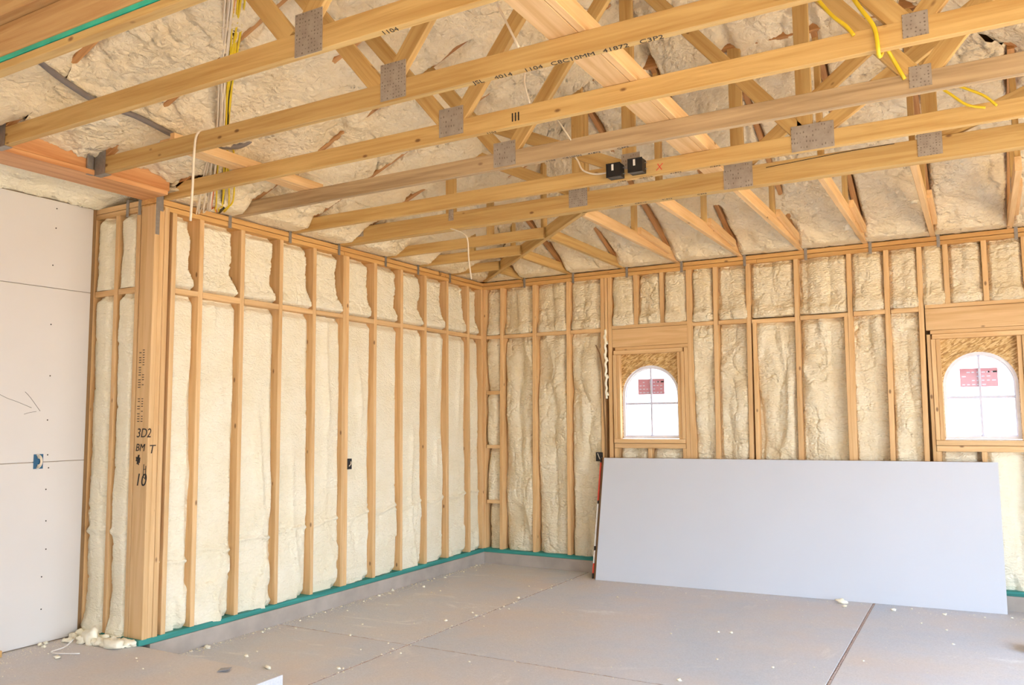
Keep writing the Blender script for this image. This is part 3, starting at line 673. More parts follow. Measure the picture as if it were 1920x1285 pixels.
for a, b in zip(yb[:-1], yb[1:]):
    near = a < -5.8
    roof_bay_left(a - 0.019, b - 0.019 if b < -0.1 else b, 0, x0=-0.12 if b > -4.0 else 0.103, res=0.05 if near else 0.013, seed=60)
    roof_bay_left(a - 0.019, b - 0.019 if b < -0.1 else b, 1, res=0.05, seed=61)
JX = [0.49, 1.07, 1.67, 2.24, 2.85, 3.40, 3.94, 4.47, 5.03, 5.6, 6.2]
xb = [0.02] + JX + [WX - 0.02]
for a, b in zip(xb[:-1], xb[1:]):
    res = 0.012; nv = int((b - a) / res); nu = int(3.3 / res * 0.8)
    vv = np.linspace(a, b, nv); S_, V = np.meshgrid(np.linspace(0, 1, nu), vv)
    lim = np.minimum(V, WX - V) + 0.0
    Y = 0.10 - (lim + 0.10) * S_; A = (V - a) / (b - a)
    h = foam_h(V + 3, Y, A, 1, 80)
    h = h + (0.03 + 0.03 * fbm(V * 9, Y * 9, 6)) * sst(0.34, 0.08, -Y) - 0.05 * (sst(0.12, 0.0, A) + sst(0.88, 1.0, A)) * sst(0.35, 0.5, fbm(V * 1.3 + 9, Y * 1.3, 44, 2))
    Z = ZR - SL * np.minimum(Y, 0.02) - h
    Z = np.maximum(Z, H + 0.006 + 0.012 * fbm(V * 20, Y * 20, 6))
    grid('foam_panel', V, Y, Z, FOAMR, ce)
# foam over the drywall, left of the beam
U, V = np.meshgrid(np.linspace(XD - 0.05, -0.06, 70), np.linspace(-9.1, YC + 0.14, 620))
hz = 3.15 - 0.055 * sst(XD + 0.14, XD + 0.02, U) - 0.045 * cells(U * 7, V * 6, 4) - 0.014 * cells(U * 19, V * 17, 7) + 0.03 * sst(XD + 0.1, -0.2, U)
hz = hz - ripple(U, V, 6, 26, 0.012) - 0.03 * cells(U * 12, V * 11, 31) + 0.03
hz = np.where(U < XD + 0.012, np.maximum(hz, 3.052), hz)
grid('foam_panel', U + 0.025 * (cells(U * 7, V * 6, 4) - .5), V, hz, FOAM, ce)
raw('roof_sheathing', box_vf((XD - 0.2, YF, 3.30), (-0.09, YC + 0.17, 3.32)), BF, ROOFSH, ce); raw('eave_light_stop', box_vf((XD - 0.22, YF, 2.98), (XD - 0.17, YC + 0.17, 3.32)), BF, ROOFSH, ce); raw('eave_light_stop', box_vf((XD - 0.22, YC + 0.142, 3.04), (-0.14, YC + 0.17, 3.32)), BF, ROOFSH, ce)  # upright outer boxes are added, out of view, to shut out leaking light

# ------------------------------------------------------------------ trusses
ord_ = ['nearest', 'second nearest', 'third nearest', 'fourth nearest', 'fifth nearest']
def plate_(par, x, z, y, w, h): return bx('gusset_plate', (x - w / 2, y - 0.0035, z - h / 2), (x + w / 2, y, z + h / 2), STEEL, par)
def web(par, y, a, b, w=0.085, M=ROOFWOOD): return bar('web', (a[0], y, a[1]), (b[0], y, b[1]), 0.036, w, M, par, (0, 1, 0))
def truss(k, yfar, label, wood_, flat=None, webs=(), plates=(), ch=0.10, xa=0.0, plies=1, name='roof_truss', x1=WX):
    yc = yfar - 0.019; t = thing(name, label, 'truss', (0, yc, H), 'roof trusses over the room')
    bar('bottom_chord', (xa, yc, H + ch / 2), (x1, yc, H + ch / 2), 0.038 * plies, ch, wood_, t, (0, 1, 0))
    zt = ZR + 0.028; xf = RX if flat is None else flat
    bar('top_chord', (0.02, yc, zt), (xf, yc, zt + SL * (xf - 0.02)), 0.038, 0.09, DARKWOOD, t, (0, 1, 0))
    bar('top_chord', (WX - 0.02, yc, zt), (WX - xf, yc, zt + SL * (xf - 0.02)), 0.038, 0.09, DARKWOOD, t, (0, 1, 0))
    if flat is not None: bar('top_chord', (xf - 0.05, yc, zt + SL * xf - 0.03), (WX - xf + 0.05, yc, zt + SL * xf - 0.03), 0.038, 0.09, DARKWOOD, t, (0, 1, 0))
    for a, b in webs: web(t, yc, a, b)
    for (x, z, w, h) in plates: plate_(t, x, z, yc - 0.0195 * plies, w, h)
    return t
def tz(x): return ZR + SL * min(x, WX - x)
NL, NR = 2.34, 4.585
commonw = [((NL - 0.03, 3.14), (1.72, tz(1.72) + .02)), ((NL + 0.03, 3.14), (RX - 0.02, tz(RX) - .02)), ((NR - 0.03, 3.14), (RX + 0.04, tz(RX) - .02)), ((NR + 0.03, 3.14), (WX - 1.72, tz(1.72) + .02))]
T1 = truss(1, -5.26, 'nearest long truss below the header beam, its pale lower chord marked 1104', ROOFWOOD, None, commonw, [(2.429, 3.134, .151, .185)], xa=0.115)
T2 = truss(2, -4.67, 'long roof truss with a row of black handwriting under its lower chord', ROOFWOOD, None, commonw, [(2.406, 3.15, .15, .18)], xa=0.115)
T3 = truss(3, -4.085, 'truss whose bowed chord seats at the wall corner, third from the viewer', ROOFWOOD, None, commonw, [(2.344, 3.148, .155, .155), (4.60, 3.123, .095, .10)])
T4 = truss(4, -3.5, 'truss with the greyest weathered lower chord, just in front of the black boxes', GREYWOOD, None, commonw, [(2.337, 3.135, .151, .15), (4.585, 3.126, .095, .103)])
T5 = truss(5, -2.89, 'flat-topped truss that carries two black junction boxes on its chord', ROOFWOOD, 2.9,
   [((2.89, 3.12), (2.89, tz(2.9) - .02)), ((3.96, 3.12), (3.96, tz(2.9) - .02)), ((2.86, 3.13), (1.55, tz(1.55))), ((3.93, 3.16), (3.02, tz(2.9) - .04)), ((4.03, 3.15), (5.0, tz(5.0) - 0.1))],
   [(4.001, 3.125, .231, .15), (2.906, 3.165, .123, .10)])
T6 = truss(6, -2.31, 'doubled girder truss farthest back, with a long dark crack in its deep chord', ROOFWOOD, 2.31,
   [((2.262, 3.15), (2.262, tz(2.31))), ((3.43, 3.15), (3.43, tz(2.31))), ((4.575, 3.15), (4.575, tz(2.31))), ((2.24, 3.2), (1.3, tz(1.3) + 0.02)), ((3.46, 3.2), (4.5, tz(2.31) - .05)), ((1.14, 3.12), (1.14, tz(1.14))), ((4.62, 3.2), (5.7, tz(5.7)))],
   [(2.277, 3.155, .147, .15), (3.438, 3.138, .19, .18), (4.569, 3.145, .132, .135), (1.165, 3.165, .045, .09), (0.175, 3.16, .19, .12)], ch=0.135, plies=2)
# crack of the girder chord, dark knots
tube('chord_crack', [(3.62, -2.369, 3.155), (3.9, -2.369, 3.168), (4.15, -2.369, 3.178), (4.38, -2.369, 3.18)], 0.0022, INK, T6, 4)
# short corner trusses of the left hip
for y, lab in ((-1.67, 'longest of the three short jack trusses in the far corner'), (-1.16, 'middle of the three short jack trusses in the far corner'), (-0.6, 'shortest jack truss in the far corner, nearest the back wall')):
    t = thing('jack_truss', lab, 'truss', (0, y - 0.019, H), 'short trusses between side wall and corner hip')
    xe = -y
    bar('bottom_chord', (0, y - .019, H + 0.045), (xe - 0.02, y - .019, H + 0.045), 0.038, 0.09, ROOFWOOD, t)
    bar('top_chord', (0.02, y - .019, ZR + 0.045), (xe - 0.02, y - .019, ZR + 0.045 + SL * (xe - 0.04)), 0.038, 0.09, DARKWOOD, t)
    if xe > 1: bar('web', (xe - 0.55, y - .019, H + 0.02), (xe - 0.55, y - .019, tz(xe - 0.55)), 0.036, 0.06, ROOFWOOD, t)
# hip girders on the diagonals
for s, lab in ((1, 'diagonal corner hip truss from the left back corner to the girder'), (-1, 'diagonal hip truss at the right, running to the unseen right corner')):
    t = thing('hip_truss', lab, 'truss', (0 if s > 0 else WX, 0, H))
    f = (lambda x: x) if s > 0 else (lambda x: WX - x)
    bar('bottom_chord', (f(0.06), -0.06, H + 0.05), (f(2.31), -2.31, H + 0.05), 0.04, 0.10, ROOFWOOD, t, (1, 1, 0) if s < 0 else (1, 1, 0.0))
    bar('top_chord', (f(0.06), -0.06, ZR + 0.05), (f(3.4), -3.4, ZR + 0.05 + SL * 3.34), 0.04, 0.10, DARKWOOD, t, (1, s * 1, 0))
    for x in (0.9, 1.6): bar('web', (f(x), -x, H + 0.02), (f(x), -x, tz(x)), 0.036, 0.07, ROOFWOOD, t, (1, s, 0))
# jack trusses from the back wall to the girder
jl = ['first jack beside the left back corner, very short', 'second jack from the left back corner, reaching the diagonal hip', 'third jack from the left back corner, ending high on the diagonal hip',
      'long jack left above the small arched window, ending at the girder plate', 'long jack above the right edge of the small window', 'long jack over the bay right of the small window, dark rafter beside it',
      'long jack in the middle of the back wall with a foam drip beside it', 'steep-looking jack nearly head-on, with a bare brown rafter and torn foam', 'jack at the right edge of the picture under the slanted hip']
for k, x in enumerate(JX[:9]):
    ye = -min(x, WX - x, 2.33) + 0.03
    t = thing('hip_jack', jl[k], 'truss', (x, 0, H), 'jack trusses from the back wall')
    bar('bottom_chord', (x, 0.1, H + 0.045), (x, ye, H + 0.045), 0.038, 0.09, WALLWOOD if k > 2 else ROOFWOOD, t, (1, 0, 0))
    bar('top_chord', (x, 0.0, ZR + 0.015), (x, ye, ZR + 0.015 + SL * (-ye)), 0.04, 0.12, DARKWOOD, t, (1, 0, 0))
    if k >= 3:
        bar('web', (x, -1.15, H + 0.05), (x, -1.15, tz(1.15) + 0.02), 0.034, 0.07, ROOFWOOD, t, (1, 0, 0))
        bar('web', (x - 0.0, ye + 0.06, H + 0.02), (x, ye + 0.06, tz(2.25)), 0.034, 0.07, ROOFWOOD, t, (1, 0, 0))
        bar('web', (x + 0.036, -1.12, H + 0.10), (x + 0.036, -0.35, H + 0.06), 0.034, 0.06, WALLWOOD, t, (1, 0, 0))
        bx('gusset_plate', (x - 0.021, -1.19, H + 0.03), (x - 0.019, -1.11, H + 0.13), STEEL, t)
# hanging drips of foam beside two jacks
for x, y0, z0, sd_ in ((3.90, -0.28, 3.17, 1), (4.42, -0.12, 3.20, 2), (4.425, -0.5, 3.28, 4)):
    blob('foam_drip', (x - 0.05, y0, z0), 0.045, FOAMW, ce, sd_, (0.7, 0.9, 1.6))
blob('foam_lump', (0.02, -4.10, 3.13), 0.10, FOAMR, ce, 12, (1.3, 0.6, 0.7), 16)
# lateral braces on the chords
t = thing('lateral_brace', 'long brace of a flat board and an edge board laid across the middle chords', 'brace', (3.34, -6, H + 0.1))
bar('brace_board', (3.30, -6.2, H + 0.118), (3.30, -2.45, H + 0.118), 0.135, 0.034, WALLWOOD, t, (1, 0, 0)); bar('edge_board', (3.388, -6.2, H + 0.146), (3.388, -2.62, H + 0.146), 0.036, 0.09, WALLWOOD, t, (1, 0, 0))
t = thing('lateral_brace', 'short brace piece resting on two chords near the left wall', 'brace', (0.73, -4.5, H + 0.1))
bar('brace_board', (0.70, -4.66, H + 0.118), (0.70, -3.5, H + 0.118), 0.09, 0.034, WALLWOOD, t, (1, 0, 0)); bar('edge_board', (0.765, -4.66, H + 0.132), (0.765, -3.42, H + 0.132), 0.036, 0.06, WALLWOOD, t, (1, 0, 0))

# beam that continues the left wall over the opening
b = thing('carrying_beam', 'orange laminated beam over the opening at left, with two joist hangers', 'beam', (0, YC, H))
bx('beam_body', (-0.09, YF + 0.3, H + 0.032), (0.10, YC + 0.03, H + 0.26), BEAMWOOD, b)
bx('bottom_board', (-0.13, YF + 0.3, H - 0.002), (0.125, YC + 0.0, H + 0.030), BEAMWOOD, b)
for y in (-5.26, -4.67):
    h = bx('joist_hanger', (0.1005, y - 0.085, H - 0.004), (0.118, y - 0.0425, H + 0.17), TIE, b)
    bx('joist_hanger', (0.118, y - 0.0425, H - 0.004), (0.225, y - 0.0395, H + 0.15), TIE, b)
    bx('joist_hanger', (0.118, y - 0.042, H - 0.006), (0.225, y + 0.004, H - 0.0025), TIE, b)
# header beam across the room, nearest the viewer
h = thing('header_beam', 'wide plywood-faced header at the top left with a teal strip along its base', 'beam', (0, -5.8, H))
bx('bottom_board', (-0.6, -5.86, 3.035), (WX, -5.812, 3.070), ROOFWOOD, h)
bx('teal_strip', (-0.6, -5.864, 3.0715), (WX, -5.80, 3.092), TEAL, h)
bx('plywood_face', (-0.6, -5.862, 3.094), (WX, -5.80, 3.235), PLYWOOD, h)
bx('upper_board', (-0.6, -5.91, 3.236), (WX, -5.80, 3.34), PLYWOOD, h)
bx('upper_board', (-0.6, -5.95, 3.341), (WX, -5.80, 3.50), ROOFWOOD, h)

# lumber handwriting
UPv = (0, 0, 1)
def under(s, size, x, y, z=H, M=INK, par=None): return text('pen_note', s, size, (x, y, z - 0.0003), (1, 0, 0), (0, -1, 0), M, par)
for s, x in (('JSL', 2.84), ('4014', 2.95), ('1104', 3.10), ('C8C10MM', 3.23), ('41872', 3.47), ('C3P2', 3.63)): under(s, 0.046, x, -4.672 - 0.004, H, INK, T2)
under('1104', 0.04, 2.79, -5.265, H, INK, T1)
for x, s in ((2.75, '1104'), (2.86, 'CB10MM'), (3.02, '41872'), (3.2, 'C3P2')): under(s, 0.032, x - 0.15, -3.504, H, INK, T4)
under('1104', 0.03, 2.55, -4.09, H, INK, T3)
for x, s in ((2.45, '1104'), (2.6, 'C8C10'), (2.8, '41872'), (3.05, 'C3P2')): under(s, 0.03, x + 0.35, -2.894, H, INK, T5); under(s, 0.03, x + 0.1, -2.33, H, INK, T6)
for k in range(3): bx('grade_stamp', (2.72 + k * 0.018, -4.1245, 3.075), (2.728 + k * 0.018, -4.1235, 3.12), INK, T3)
text('pen_note', 'X', 0.06, (3.07, -2.929, 3.075), (1, 0, 0), UPv, REDINK, T5)

# ------------------------------------------------------------------ electrical boxes
def jbox(x, y, z, lab):
    t = thing('junction_box', lab, 'box', (x, y, z), 'junction boxes on the chord')
    V = box_vf((x - 0.045, y - 0.075, z - 0.042), (x + 0.045, y, z + 0.042)); raw('box_shell', V, BF, BLACK, t)
    bx('box_rim', (x - 0.048, y - 0.079, z - 0.045), (x + 0.048, y - 0.074, z - 0.038), BLACK, t); bx('box_rim', (x - 0.048, y - 0.079, z + 0.038), (x + 0.048, y - 0.074, z + 0.045), BLACK, t)
    bx('box_rim', (x - 0.048, y - 0.079, z - 0.038), (x - 0.041, y - 0.074, z + 0.038), BLACK, t); bx('box_rim', (x + 0.041, y - 0.079, z - 0.038), (x + 0.048, y - 0.074, z + 0.038), BLACK, t)
    bx('paper_label', (x - 0.012, y - 0.0765, z - 0.002), (x + 0.002, y - 0.0755, z + 0.038), WHITE, t)
    for s in (-1, 1): tube('nail', [(x + 0.046, y - 0.03, z + s * 0.02), (x + 0.062, y - 0.03, z + s * 0.02)], 0.003, TIE, t, 6)
jbox(2.817, -2.9285, 3.10, 'left one of two black junction boxes on the truss chord'); jbox(2.962, -2.9285, 3.108, 'right one of two black junction boxes on the truss chord')
t = thing('outlet_box', 'black outlet box on the doubled stud of the left wall', 'box', (0, -2.20, 1.17))
raw('box_shell', box_vf((-0.06, -2.234, 1.125), (0.004, -2.18, 1.215)), BF, BLACK, t)
tube('cable_end', [(0.004, -2.215, 1.15), (0.015, -2.205, 1.17), (0.006, -2.195, 1.19)], 0.004, CWHITE, t)
t = thing('outlet_box', 'black outlet box above the left end of the leaning board stack', 'box', (1.36, 0, 1.17))
raw('box_shell', box_vf((1.335, -0.006, 1.11), (1.41, 0.06, 1.20)), BF, BLACK, t)
tube('cable_end', [(1.355, -0.008, 1.19), (1.37, -0.014, 1.16), (1.38, -0.008, 1.13)], 0.004, CWHITE, t)
t = thing('outlet_box', 'blue outlet box with coiled white wires in the drywall', 'box', (XD, -4.54, 1.29))
raw('box_shell', box_vf((XD - 0.01, -4.572, 1.247), (XD + 0.002, -4.509, 1.342)), BF, BLUE, t)
for s, rr in ((0, 0.036), (1, 0.028), (2, 0.02)):
    tube('wire_coil', [(XD + 0.004 + 0.003 * s, -4.545 + rr * 0.8 * math.sin(a) , 1.295 + rr * 1.2 * math.cos(a)) for a in np.linspace(-0.3, 3.4, 7)], 0.0035, CWHITE, t, 6)

# ------------------------------------------------------------------ cables
cb = thing('cable_bundle', 'bundle of white, yellow, black and orange cables running up from the left wall plate', 'cables', (0.03, -3.70, 3.05))
base = [(0.03, -3.70, 3.052), (0.09, -3.76, 3.065), (0.15, -3.81, 3.075), (0.53, -4.11, 3.24), (0.82, -4.34, 3.36), (1.22, -4.66, 3.525), (1.57, -4.93, 3.67), (1.9, -5.2, 3.81)]
defs = [(CBLK, 0.011, 'thick black cable of the bundle at the left wall', (0.03, 0.0))] + \
       [(YEL, 0.006, 'yellow cable in the bundle at the left wall', (0.04 * math.sin(k * 1.7) + 0.03, 0.03 * math.cos(k * 2))) for k in range(5)] + \
       [(CWHITE, 0.0055, 'white cable in the bundle at the left wall', (-0.05 + 0.03 * math.sin(k * 2.3), 0.05 * math.cos(k * 1.1))) for k in range(7)] + \
       [(CRED, 0.005, 'single orange-red cable in the bundle at the left wall', (-0.015, 0.01))]
for q, (M_, r_, lab, (dx, dy)) in enumerate(defs):
    P = []
    for i, p in enumerate(base):
        k = 0.25 + 0.9 * math.sin(math.pi * min(i, 5) / 5.0 + 0.4) ** 2
        s_ = dx * k * 1.5 + 0.010 * math.sin(i * 2.1 + q)
        P.append((p[0] + 0.87 * s_, p[1] + 0.49 * s_, p[2] + SL * 0.87 * s_ * (i > 1) - abs(dy) * 0.4 * (i > 1)))
    tube('electrical_cable', P, r_, M_, cb, 6, 6)
o = tube('conduit', [(0.78, -5.50, 3.36), (0.73, -5.30, 3.305), (0.665, -5.03, 3.275), (0.67, -4.83, 3.275), (0.62, -4.47, 3.255), (0.65, -4.27, 3.27), (0.69, -4.12, 3.30), (0.71, -4.03, 3.36)], 0.017, GREY, None, 8, 6)
tag(o, 'grey flexible conduit looping through the trusses at upper left', 'conduit')
def wire(pts, M_, r, lab): tag(tube('electrical_cable', pts, r, M_, None, 6, 5), lab, 'cable')
wire([(1.08, -4.66, 3.17), (1.05, -4.715, 3.14), (1.025, -4.715, 3.03), (1.02, -4.715, 2.85), (1.01, -4.715, 2.65)], CWHITE, 0.007, 'white cable tied over the second chord, hanging straight down')
wire([(1.05, -2.3, 3.10), (1.15, -2.36, 3.06), (1.27, -2.37, 3.01), (1.32, -2.37, 2.95), (1.33, -2.37, 2.8), (1.355, -2.37, 2.63)], CWHITE, 0.006, 'white cable drooping from the girder in front of the far corner')
wire([(2.50, -2.96, 3.30), (2.55, -2.955, 3.22), (2.585, -2.955, 3.15), (2.67, -2.955, 3.11), (2.775, -2.955, 3.105)], CWHITE, 0.006, 'white cable curving into the left junction box')
wire([(2.95, -4.72, 3.46), (3.0, -4.71, 3.34), (3.09, -4.71, 3.15)], CWHITE, 0.006, 'white cable dangling at top centre behind the second chord')
wire([(2.80, -4.1, 3.40), (2.80, -4.13, 3.27), (2.83, -4.13, 3.15)], CWHITE, 0.005, 'thin white cable dropping to the third chord')
wire([(2.62, -3.5, 3.36), (2.70, -3.54, 3.27), (2.78, -3.54, 3.14)], CWHITE, 0.005, 'thin white cable dropping to the grey chord')
wire([(4.18, -4.12, 3.42), (4.28, -4.13, 3.25), (4.34, -4.13, 3.18), (4.37, -4.13, 3.13)], YEL, 0.008, 'left yellow cable behind the third chord, upper right')
wire([(4.33, -4.12, 3.38), (4.40, -4.13, 3.24), (4.45, -4.13, 3.14), (4.46, -4.1, 3.03), (4.46, -3.8, 3.2), (4.46, -3.6, 3.25), (4.52, -3.55, 3.12)], YEL, 0.009, 'right yellow cable running down past the third chord to a steel plate')
wire([(4.62, -3.0, 3.28), (4.70, -3.0, 3.20), (4.77, -3.0, 3.13), (4.85, -3.0, 3.10)], YEL, 0.007, 'lower yellow cable sagging at the right edge')
wire([(4.70, -3.0, 3.26), (4.78, -3.0, 3.21), (4.85, -3.0, 3.16), (4.90, -3.0, 3.10)], YEL, 0.007, 'upper yellow cable sagging at the right edge')
wire([(0.62, -3.56, 3.31), (0.8, -3.56, 3.24), (0.98, -3.54, 3.15)], CWHITE, 0.005, 'thin white cable between the third and fourth chords at left')

# ------------------------------------------------------------------ leaning boards
def board(i, lab, M_, off, x0, x1, name='drywall_sheet', z=1.165, bend=0.0):
    # foot y runs from the left end to the right end; top leans on the studs
    yb0, yb1, yt = -0.332, -0.145, -0.070
    V = []; F = []; nx = 24; nz = 8
    for sd_ in (0, 1):
        for i in range(nx + 1):
            k = i / nx; x = x0 + (x1 - x0) * k; yb = yb0 + (yb1 - yb0) * k
            d = Vector((0, yt - yb, z)).normalized(); nrm = Vector((0, d.z, -d.y))
            for j in range(nz + 1):
                q = j / nz; p = Vector((x, yb + (yt - yb) * q + off, 0.001 + (z * (0.985 + 0.015 * k)) * q)) + nrm * (0.0125 * sd_)
                V.append(p)
    m_ = (nx + 1) * (nz + 1)
    for i in range(nx):
        for j in range(nz):
            a_ = i * (nz + 1) + j; F.append((a_, a_ + 1, a_ + nz + 2, a_ + nz + 1)[::-1]); F.append((m_ + a_, m_ + a_ + 1, m_ + a_ + nz + 2, m_ + a_ + nz + 1))
    for i in range(nx):
        for j, fl in ((0, 1), (nz, 0)):
            a_ = i * (nz + 1) + j; b_ = a_ + nz + 1; F.append((a_, b_, m_ + b_, m_ + a_))
    for j in range(nz):
        for i in (0, nx):
            a_ = i * (nz + 1) + j; F.append((a_, a_ + 1, m_ + a_ + 1, m_ + a_))
    t = thing(name, lab, 'board', (x0, yb0 + off, 0), 'boards leaning on the back wall')
    o = raw('board_face', V, F, M_, t)
    for p in o.data.polygons[:2 * nx * nz]: p.use_smooth = True
    o.data.set_sharp_from_angle(angle=0.6)
    return t, V
off = 0.0
t, V = board(0, 'large white drywall sheet at the front of the leaning stack', SHEET, 0.0, 1.452, 4.845)
# faint printed marks along its lower edge
def onface(x, up, lift=0.0006):
    k = (x - 1.452) / (4.845 - 1.452); yb = -0.332 + k * (-0.15 + 0.345); yt = -0.070
    d = Vector((0, yt - yb, 1.165)).normalized(); nrm = Vector((0, -d.z, d.y))
    return Vector((x, yb, 0.001)) + d * up + nrm * (lift)
for xs0, n_ in ((2.48, 9), (3.68, 10), (4.74, 5)):
    for j in range(n_):
        if j in (4, 7): continue
        a = onface(xs0 + j * 0.02, 0.045 if xs0 < 3 else 0.05); bb = onface(xs0 + j * 0.02 + 0.012, 0.065 if xs0 < 3 else 0.07)
        V4 = [(a.x, a.y, a.z), (bb.x, a.y, a.z), (bb.x, bb.y, bb.z), (a.x, bb.y, bb.z)]; V8 = V4 + [(p[0], p[1] - 0.0005, p[2]) for p in V4]
        raw('faint_print', V8, BF, FAINT, t)
for k, (M_, lab) in enumerate([(BROWN, 'first brown-edged board behind the white sheet'), (BROWN, 'second brown-edged board behind the white sheet'), (BROWN, 'third brown-edged board behind the white sheet')]):
    board(k + 1, lab, M_, 0.0128 * (k + 1), 1.449 - 0.002 * k, 4.78)
t, V = board(5, 'rearmost leaning board with red and white end tape', BROWN, 0.0128 * 4.05, 1.40, 4.74)
for z0, z1, M_ in ((0.0, 0.05, INK), (0.05, 0.14, RED), (0.14, 0.26, WHITE), (0.26, 0.30, INK), (0.30, 0.7, WHITE), (0.7, 0.73, INK), (0.73, 1.10, RED), (1.10, 1.145, INK)):
    yb = -0.332 + 0.0128 * 4.05; yt = -0.070 + 0.0128 * 4.05; f_ = lambda z: yb + (yt - yb) * z / 1.165
    V = [(1.397, f_(z0) - 0.014, z0 + 0.002), (1.41, f_(z0) - 0.014, z0 + 0.002), (1.41, f_(z0), z0 + 0.002), (1.397, f_(z0), z0 + 0.002), (1.397, f_(z1) - 0.014, z1), (1.41, f_(z1) - 0.014, z1), (1.41, f_(z1), z1), (1.397, f_(z1), z1)]
    raw('end_tape', V, BF, M_, t)

# ------------------------------------------------------------------ litter on the floor
rs = random.Random(4)
pile = []
for k in range(46):
    x = rs.uniform(-0.60, -0.02) if k > 8 else rs.uniform(-0.60, -0.35); y = YC - 0.03 - abs(rs.gauss(0, 0.09)) - 0.0
    if k % 3 == 0: x = XD + 0.02 + abs(rs.gauss(0, .05)); y = rs.uniform(-5.0, YC - 0.02)
    r = rs.uniform(0.012, 0.04) * (1 if y > YC - 0.16 else 0.7)
    x = max(x, XD + 0.012 + r * 1.4)
    tag(blob('foam_chunk', (x, min(y, YC - 0.012 - r * 1.0), ZPL + r * 0.42), r, FOAMW, None, k, (1.2, 0.9, 0.7), 9), 'cream foam scrap in the pile along the foot of the left walls', 'foam scrap', 'foam scraps piled at the left walls')
tag(blob('foam_chunk', (-0.34, YC - 0.12, ZPL + 0.035), 0.07, FOAMW, None, 99, (0.9, 0.6, 0.95)), 'largest pointed foam scrap of the pile, below the middle stud', 'foam scrap')
tag(blob('foam_chunk', (-0.12, YC - 0.13, ZPL + 0.02), 0.06, FOAMW, None, 98, (1.4, 0.6, 0.5)), 'flat broken foam slab at the foot of the corner post', 'foam scrap')
me0 = None
for k in range(190):
    u = rs.random()
    if u < 0.42: x = 0.02 + abs(rs.gauss(0, 0.05)); y = rs.uniform(-4.2, -0.1)
    elif u < 0.60: x = 1.229 + rs.gauss(0, 0.03); y = rs.uniform(-4.4, -0.4)
    elif u < 0.68: y = -3.004 + rs.gauss(0, 0.02); x = rs.uniform(0.02, 3.8)
    elif u < 0.76: x = rs.uniform(1.0, 5.2); y = -0.42 - abs(rs.gauss(0, 0.15)) + 0.04 * x
    else: x = rs.uniform(-0.4, 4.6); y = rs.uniform(-4.6, -0.6)
    r = rs.uniform(0.003, 0.008) * (1.0 if rs.random() < .85 else 1.8)
    zf = ZPL if (y < YC - 0.012 and x < 1.24) else 0.0
    tag(blob('foam_crumb', (x, y, zf + r * 0.4), r, FOAMW, None, k, (1.3, 1, 0.7), 5), 'tiny cream foam crumb scattered on the concrete floor', 'foam crumb', 'foam crumbs on the floor')
for k, (x, y, r, lab) in enumerate([(3.66, -0.31, 0.028, 'foam scrap against the lower edge of the white sheet, left of the floor joint'), (3.70, -0.44, 0.014, 'small foam scrap just below the one touching the white sheet'), (4.06, -0.40, 0.015, 'small foam scrap right of the floor joint, by the sheet'), (4.42, -0.38, 0.012, 'rightmost small foam scrap before the white sheet'), (0.78, -3.86, 0.018, 'white foam scrap in the lower left of the floor'), (0.06, -3.72, 0.02, 'foam scrap on the floor right of the corner post'), (-0.2, -4.62, 0.016, 'lone foam scrap in front of the corner post')]):
    zf = ZPL if (y < YC - 0.012 and x < 1.24) else 0.0
    tag(blob('foam_chunk', (x, y, zf + r * 0.4), r, FOAMW, None, 300 + k, (1.4, 0.9, 0.7), 9), lab, 'foam scrap')
# thin clear strip curled by the drywall, paper scrap, wood block
tag(tube('plastic_strap', [(-0.44, -4.36, 0.15), (-0.38, -4.46, 0.13), (-0.36, -4.56, 0.127), (-0.28, -4.56, 0.127), (-0.16, -4.50, 0.127)], 0.004, WHITE), 'curled white plastic strap on the floor by the drywall', 'strap')
o = raw('paper_scrap', [(0.85 + a, -4.29 + b, ZPL + c) for a, b, c in ((0, 0, 0.001), (0.035, -0.06, 0.001), (0.09, -0.03, 0.012), (0.055, 0.03, 0.006), (0, 0, 0.003), (0.035, -0.06, 0.003), (0.09, -0.03, 0.014), (0.055, 0.03, 0.008))], BF, FAINT); tag(o, 'small folded paper scrap on the floor at lower left', 'paper')
tag(bx('wood_offcut', (-0.60, -4.86, ZPL + 0.001), (-0.52, -4.77, ZPL + 0.04), TOPWOOD), 'orange wood offcut at the left edge on the floor', 'offcut')
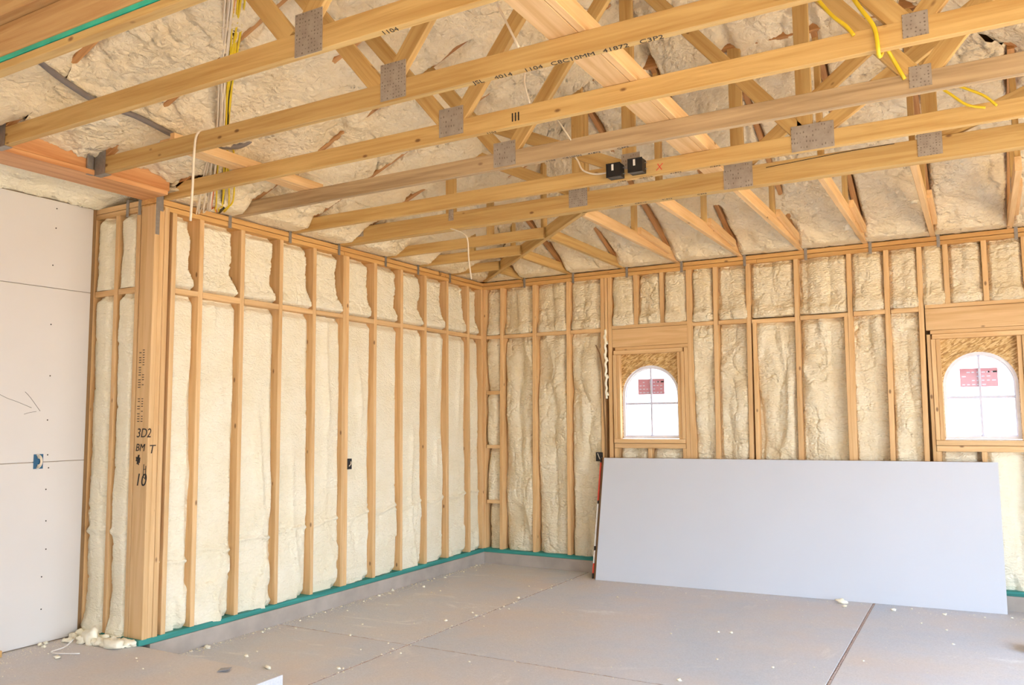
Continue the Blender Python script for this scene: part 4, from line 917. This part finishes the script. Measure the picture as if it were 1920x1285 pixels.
# dust and small foam shreds, uncountable
V = []; F = []
for k in range(2600):
    u = rs.random()
    if u < 0.35: x = 0.01 + abs(rs.gauss(0, 0.06)); y = rs.uniform(-4.2, 0)
    elif u < 0.5: x = XD + abs(rs.gauss(0, .18)); y = rs.uniform(-5.2, YC)
    elif u < 0.6: x = 1.229 + rs.gauss(0, 0.02); y = rs.uniform(-5, 0)
    elif u < 0.7: x = rs.uniform(1.5, 6.5); y = -0.05 - abs(rs.gauss(0.3, .12))
    else: x = rs.uniform(-0.5, 6); y = rs.uniform(-5.4, -0.1)
    if x < 0.0 and y > YC - .02: continue
    zf = ZPL if (y < YC - 0.012 and x < 1.24) else 0.0
    if YC - .03 < y < YC and x < 1.3: continue
    r = rs.uniform(0.0012, 0.0035); a = rs.uniform(0, 3); b_ = len(V)
    for q in range(4): V.append((x + r * math.cos(a + q * 1.57) * 1.4, y + r * math.sin(a + q * 1.57), zf + 0.0003))
    V.append((x, y, zf + r * 0.9)); F += [(b_ + q, b_ + (q + 1) % 4, b_ + 4) for q in range(4)]
o = raw('foam_dust', V, F, FOAMW); o['kind'] = 'stuff'; tag(o, 'fine cream foam dust strewn over the concrete floor', 'dust')

tag(bx('wood_offcut', (4.93, -1.30, 0.001), (5.06, -1.12, 0.07), BROWN), 'brown wood offcut at the right edge on the floor', 'offcut')
# ------------------------------------------------------------------ outside
gr = raw('ground', box_vf((-40, -50, -0.4), (45, 45, -0.27)), BF, GROUND); gr['kind'] = 'structure'
dr = raw('driveway', box_vf((-2.6, -20, -0.26), (WX + 12, YF - 0.02, -0.02)), BF, GROUND); dr2 = raw('driveway', box_vf((WX + 0.42, YF, -0.26), (WX + 12, 3, -0.02)), BF, GROUND); dr2['kind'] = 'structure'; dr['kind'] = 'structure'

# ------------------------------------------------------------------ pieces that belong to a part go one level deeper
bpy.context.view_layer.update()
def stem(o): return o.name.split('.')[0]
rules = {'sticker_print': 'sticker', 'muntin': 'window_frame', 'pane': 'window_frame', 'sash': 'window_frame', 'box_rim': 'box_shell', 'paper_label': 'box_shell', 'nail': 'box_shell',
         'wire_coil': 'box_shell', 'cable_end': 'box_shell', 'faint_print': 'board_face', 'end_tape': 'board_face', 'chord_crack': 'bottom_chord'}
for o in list(COL.objects):
    if o.parent is None or stem(o) not in rules: continue
    host = next((c for c in o.parent.children if stem(c) == rules[stem(o)]), None)
    if host is None: continue
    mw = o.matrix_world.copy(); o.parent = host; o.matrix_parent_inverse = Matrix.Identity(4)
    o.matrix_basis = host.matrix_world.inverted() @ mw
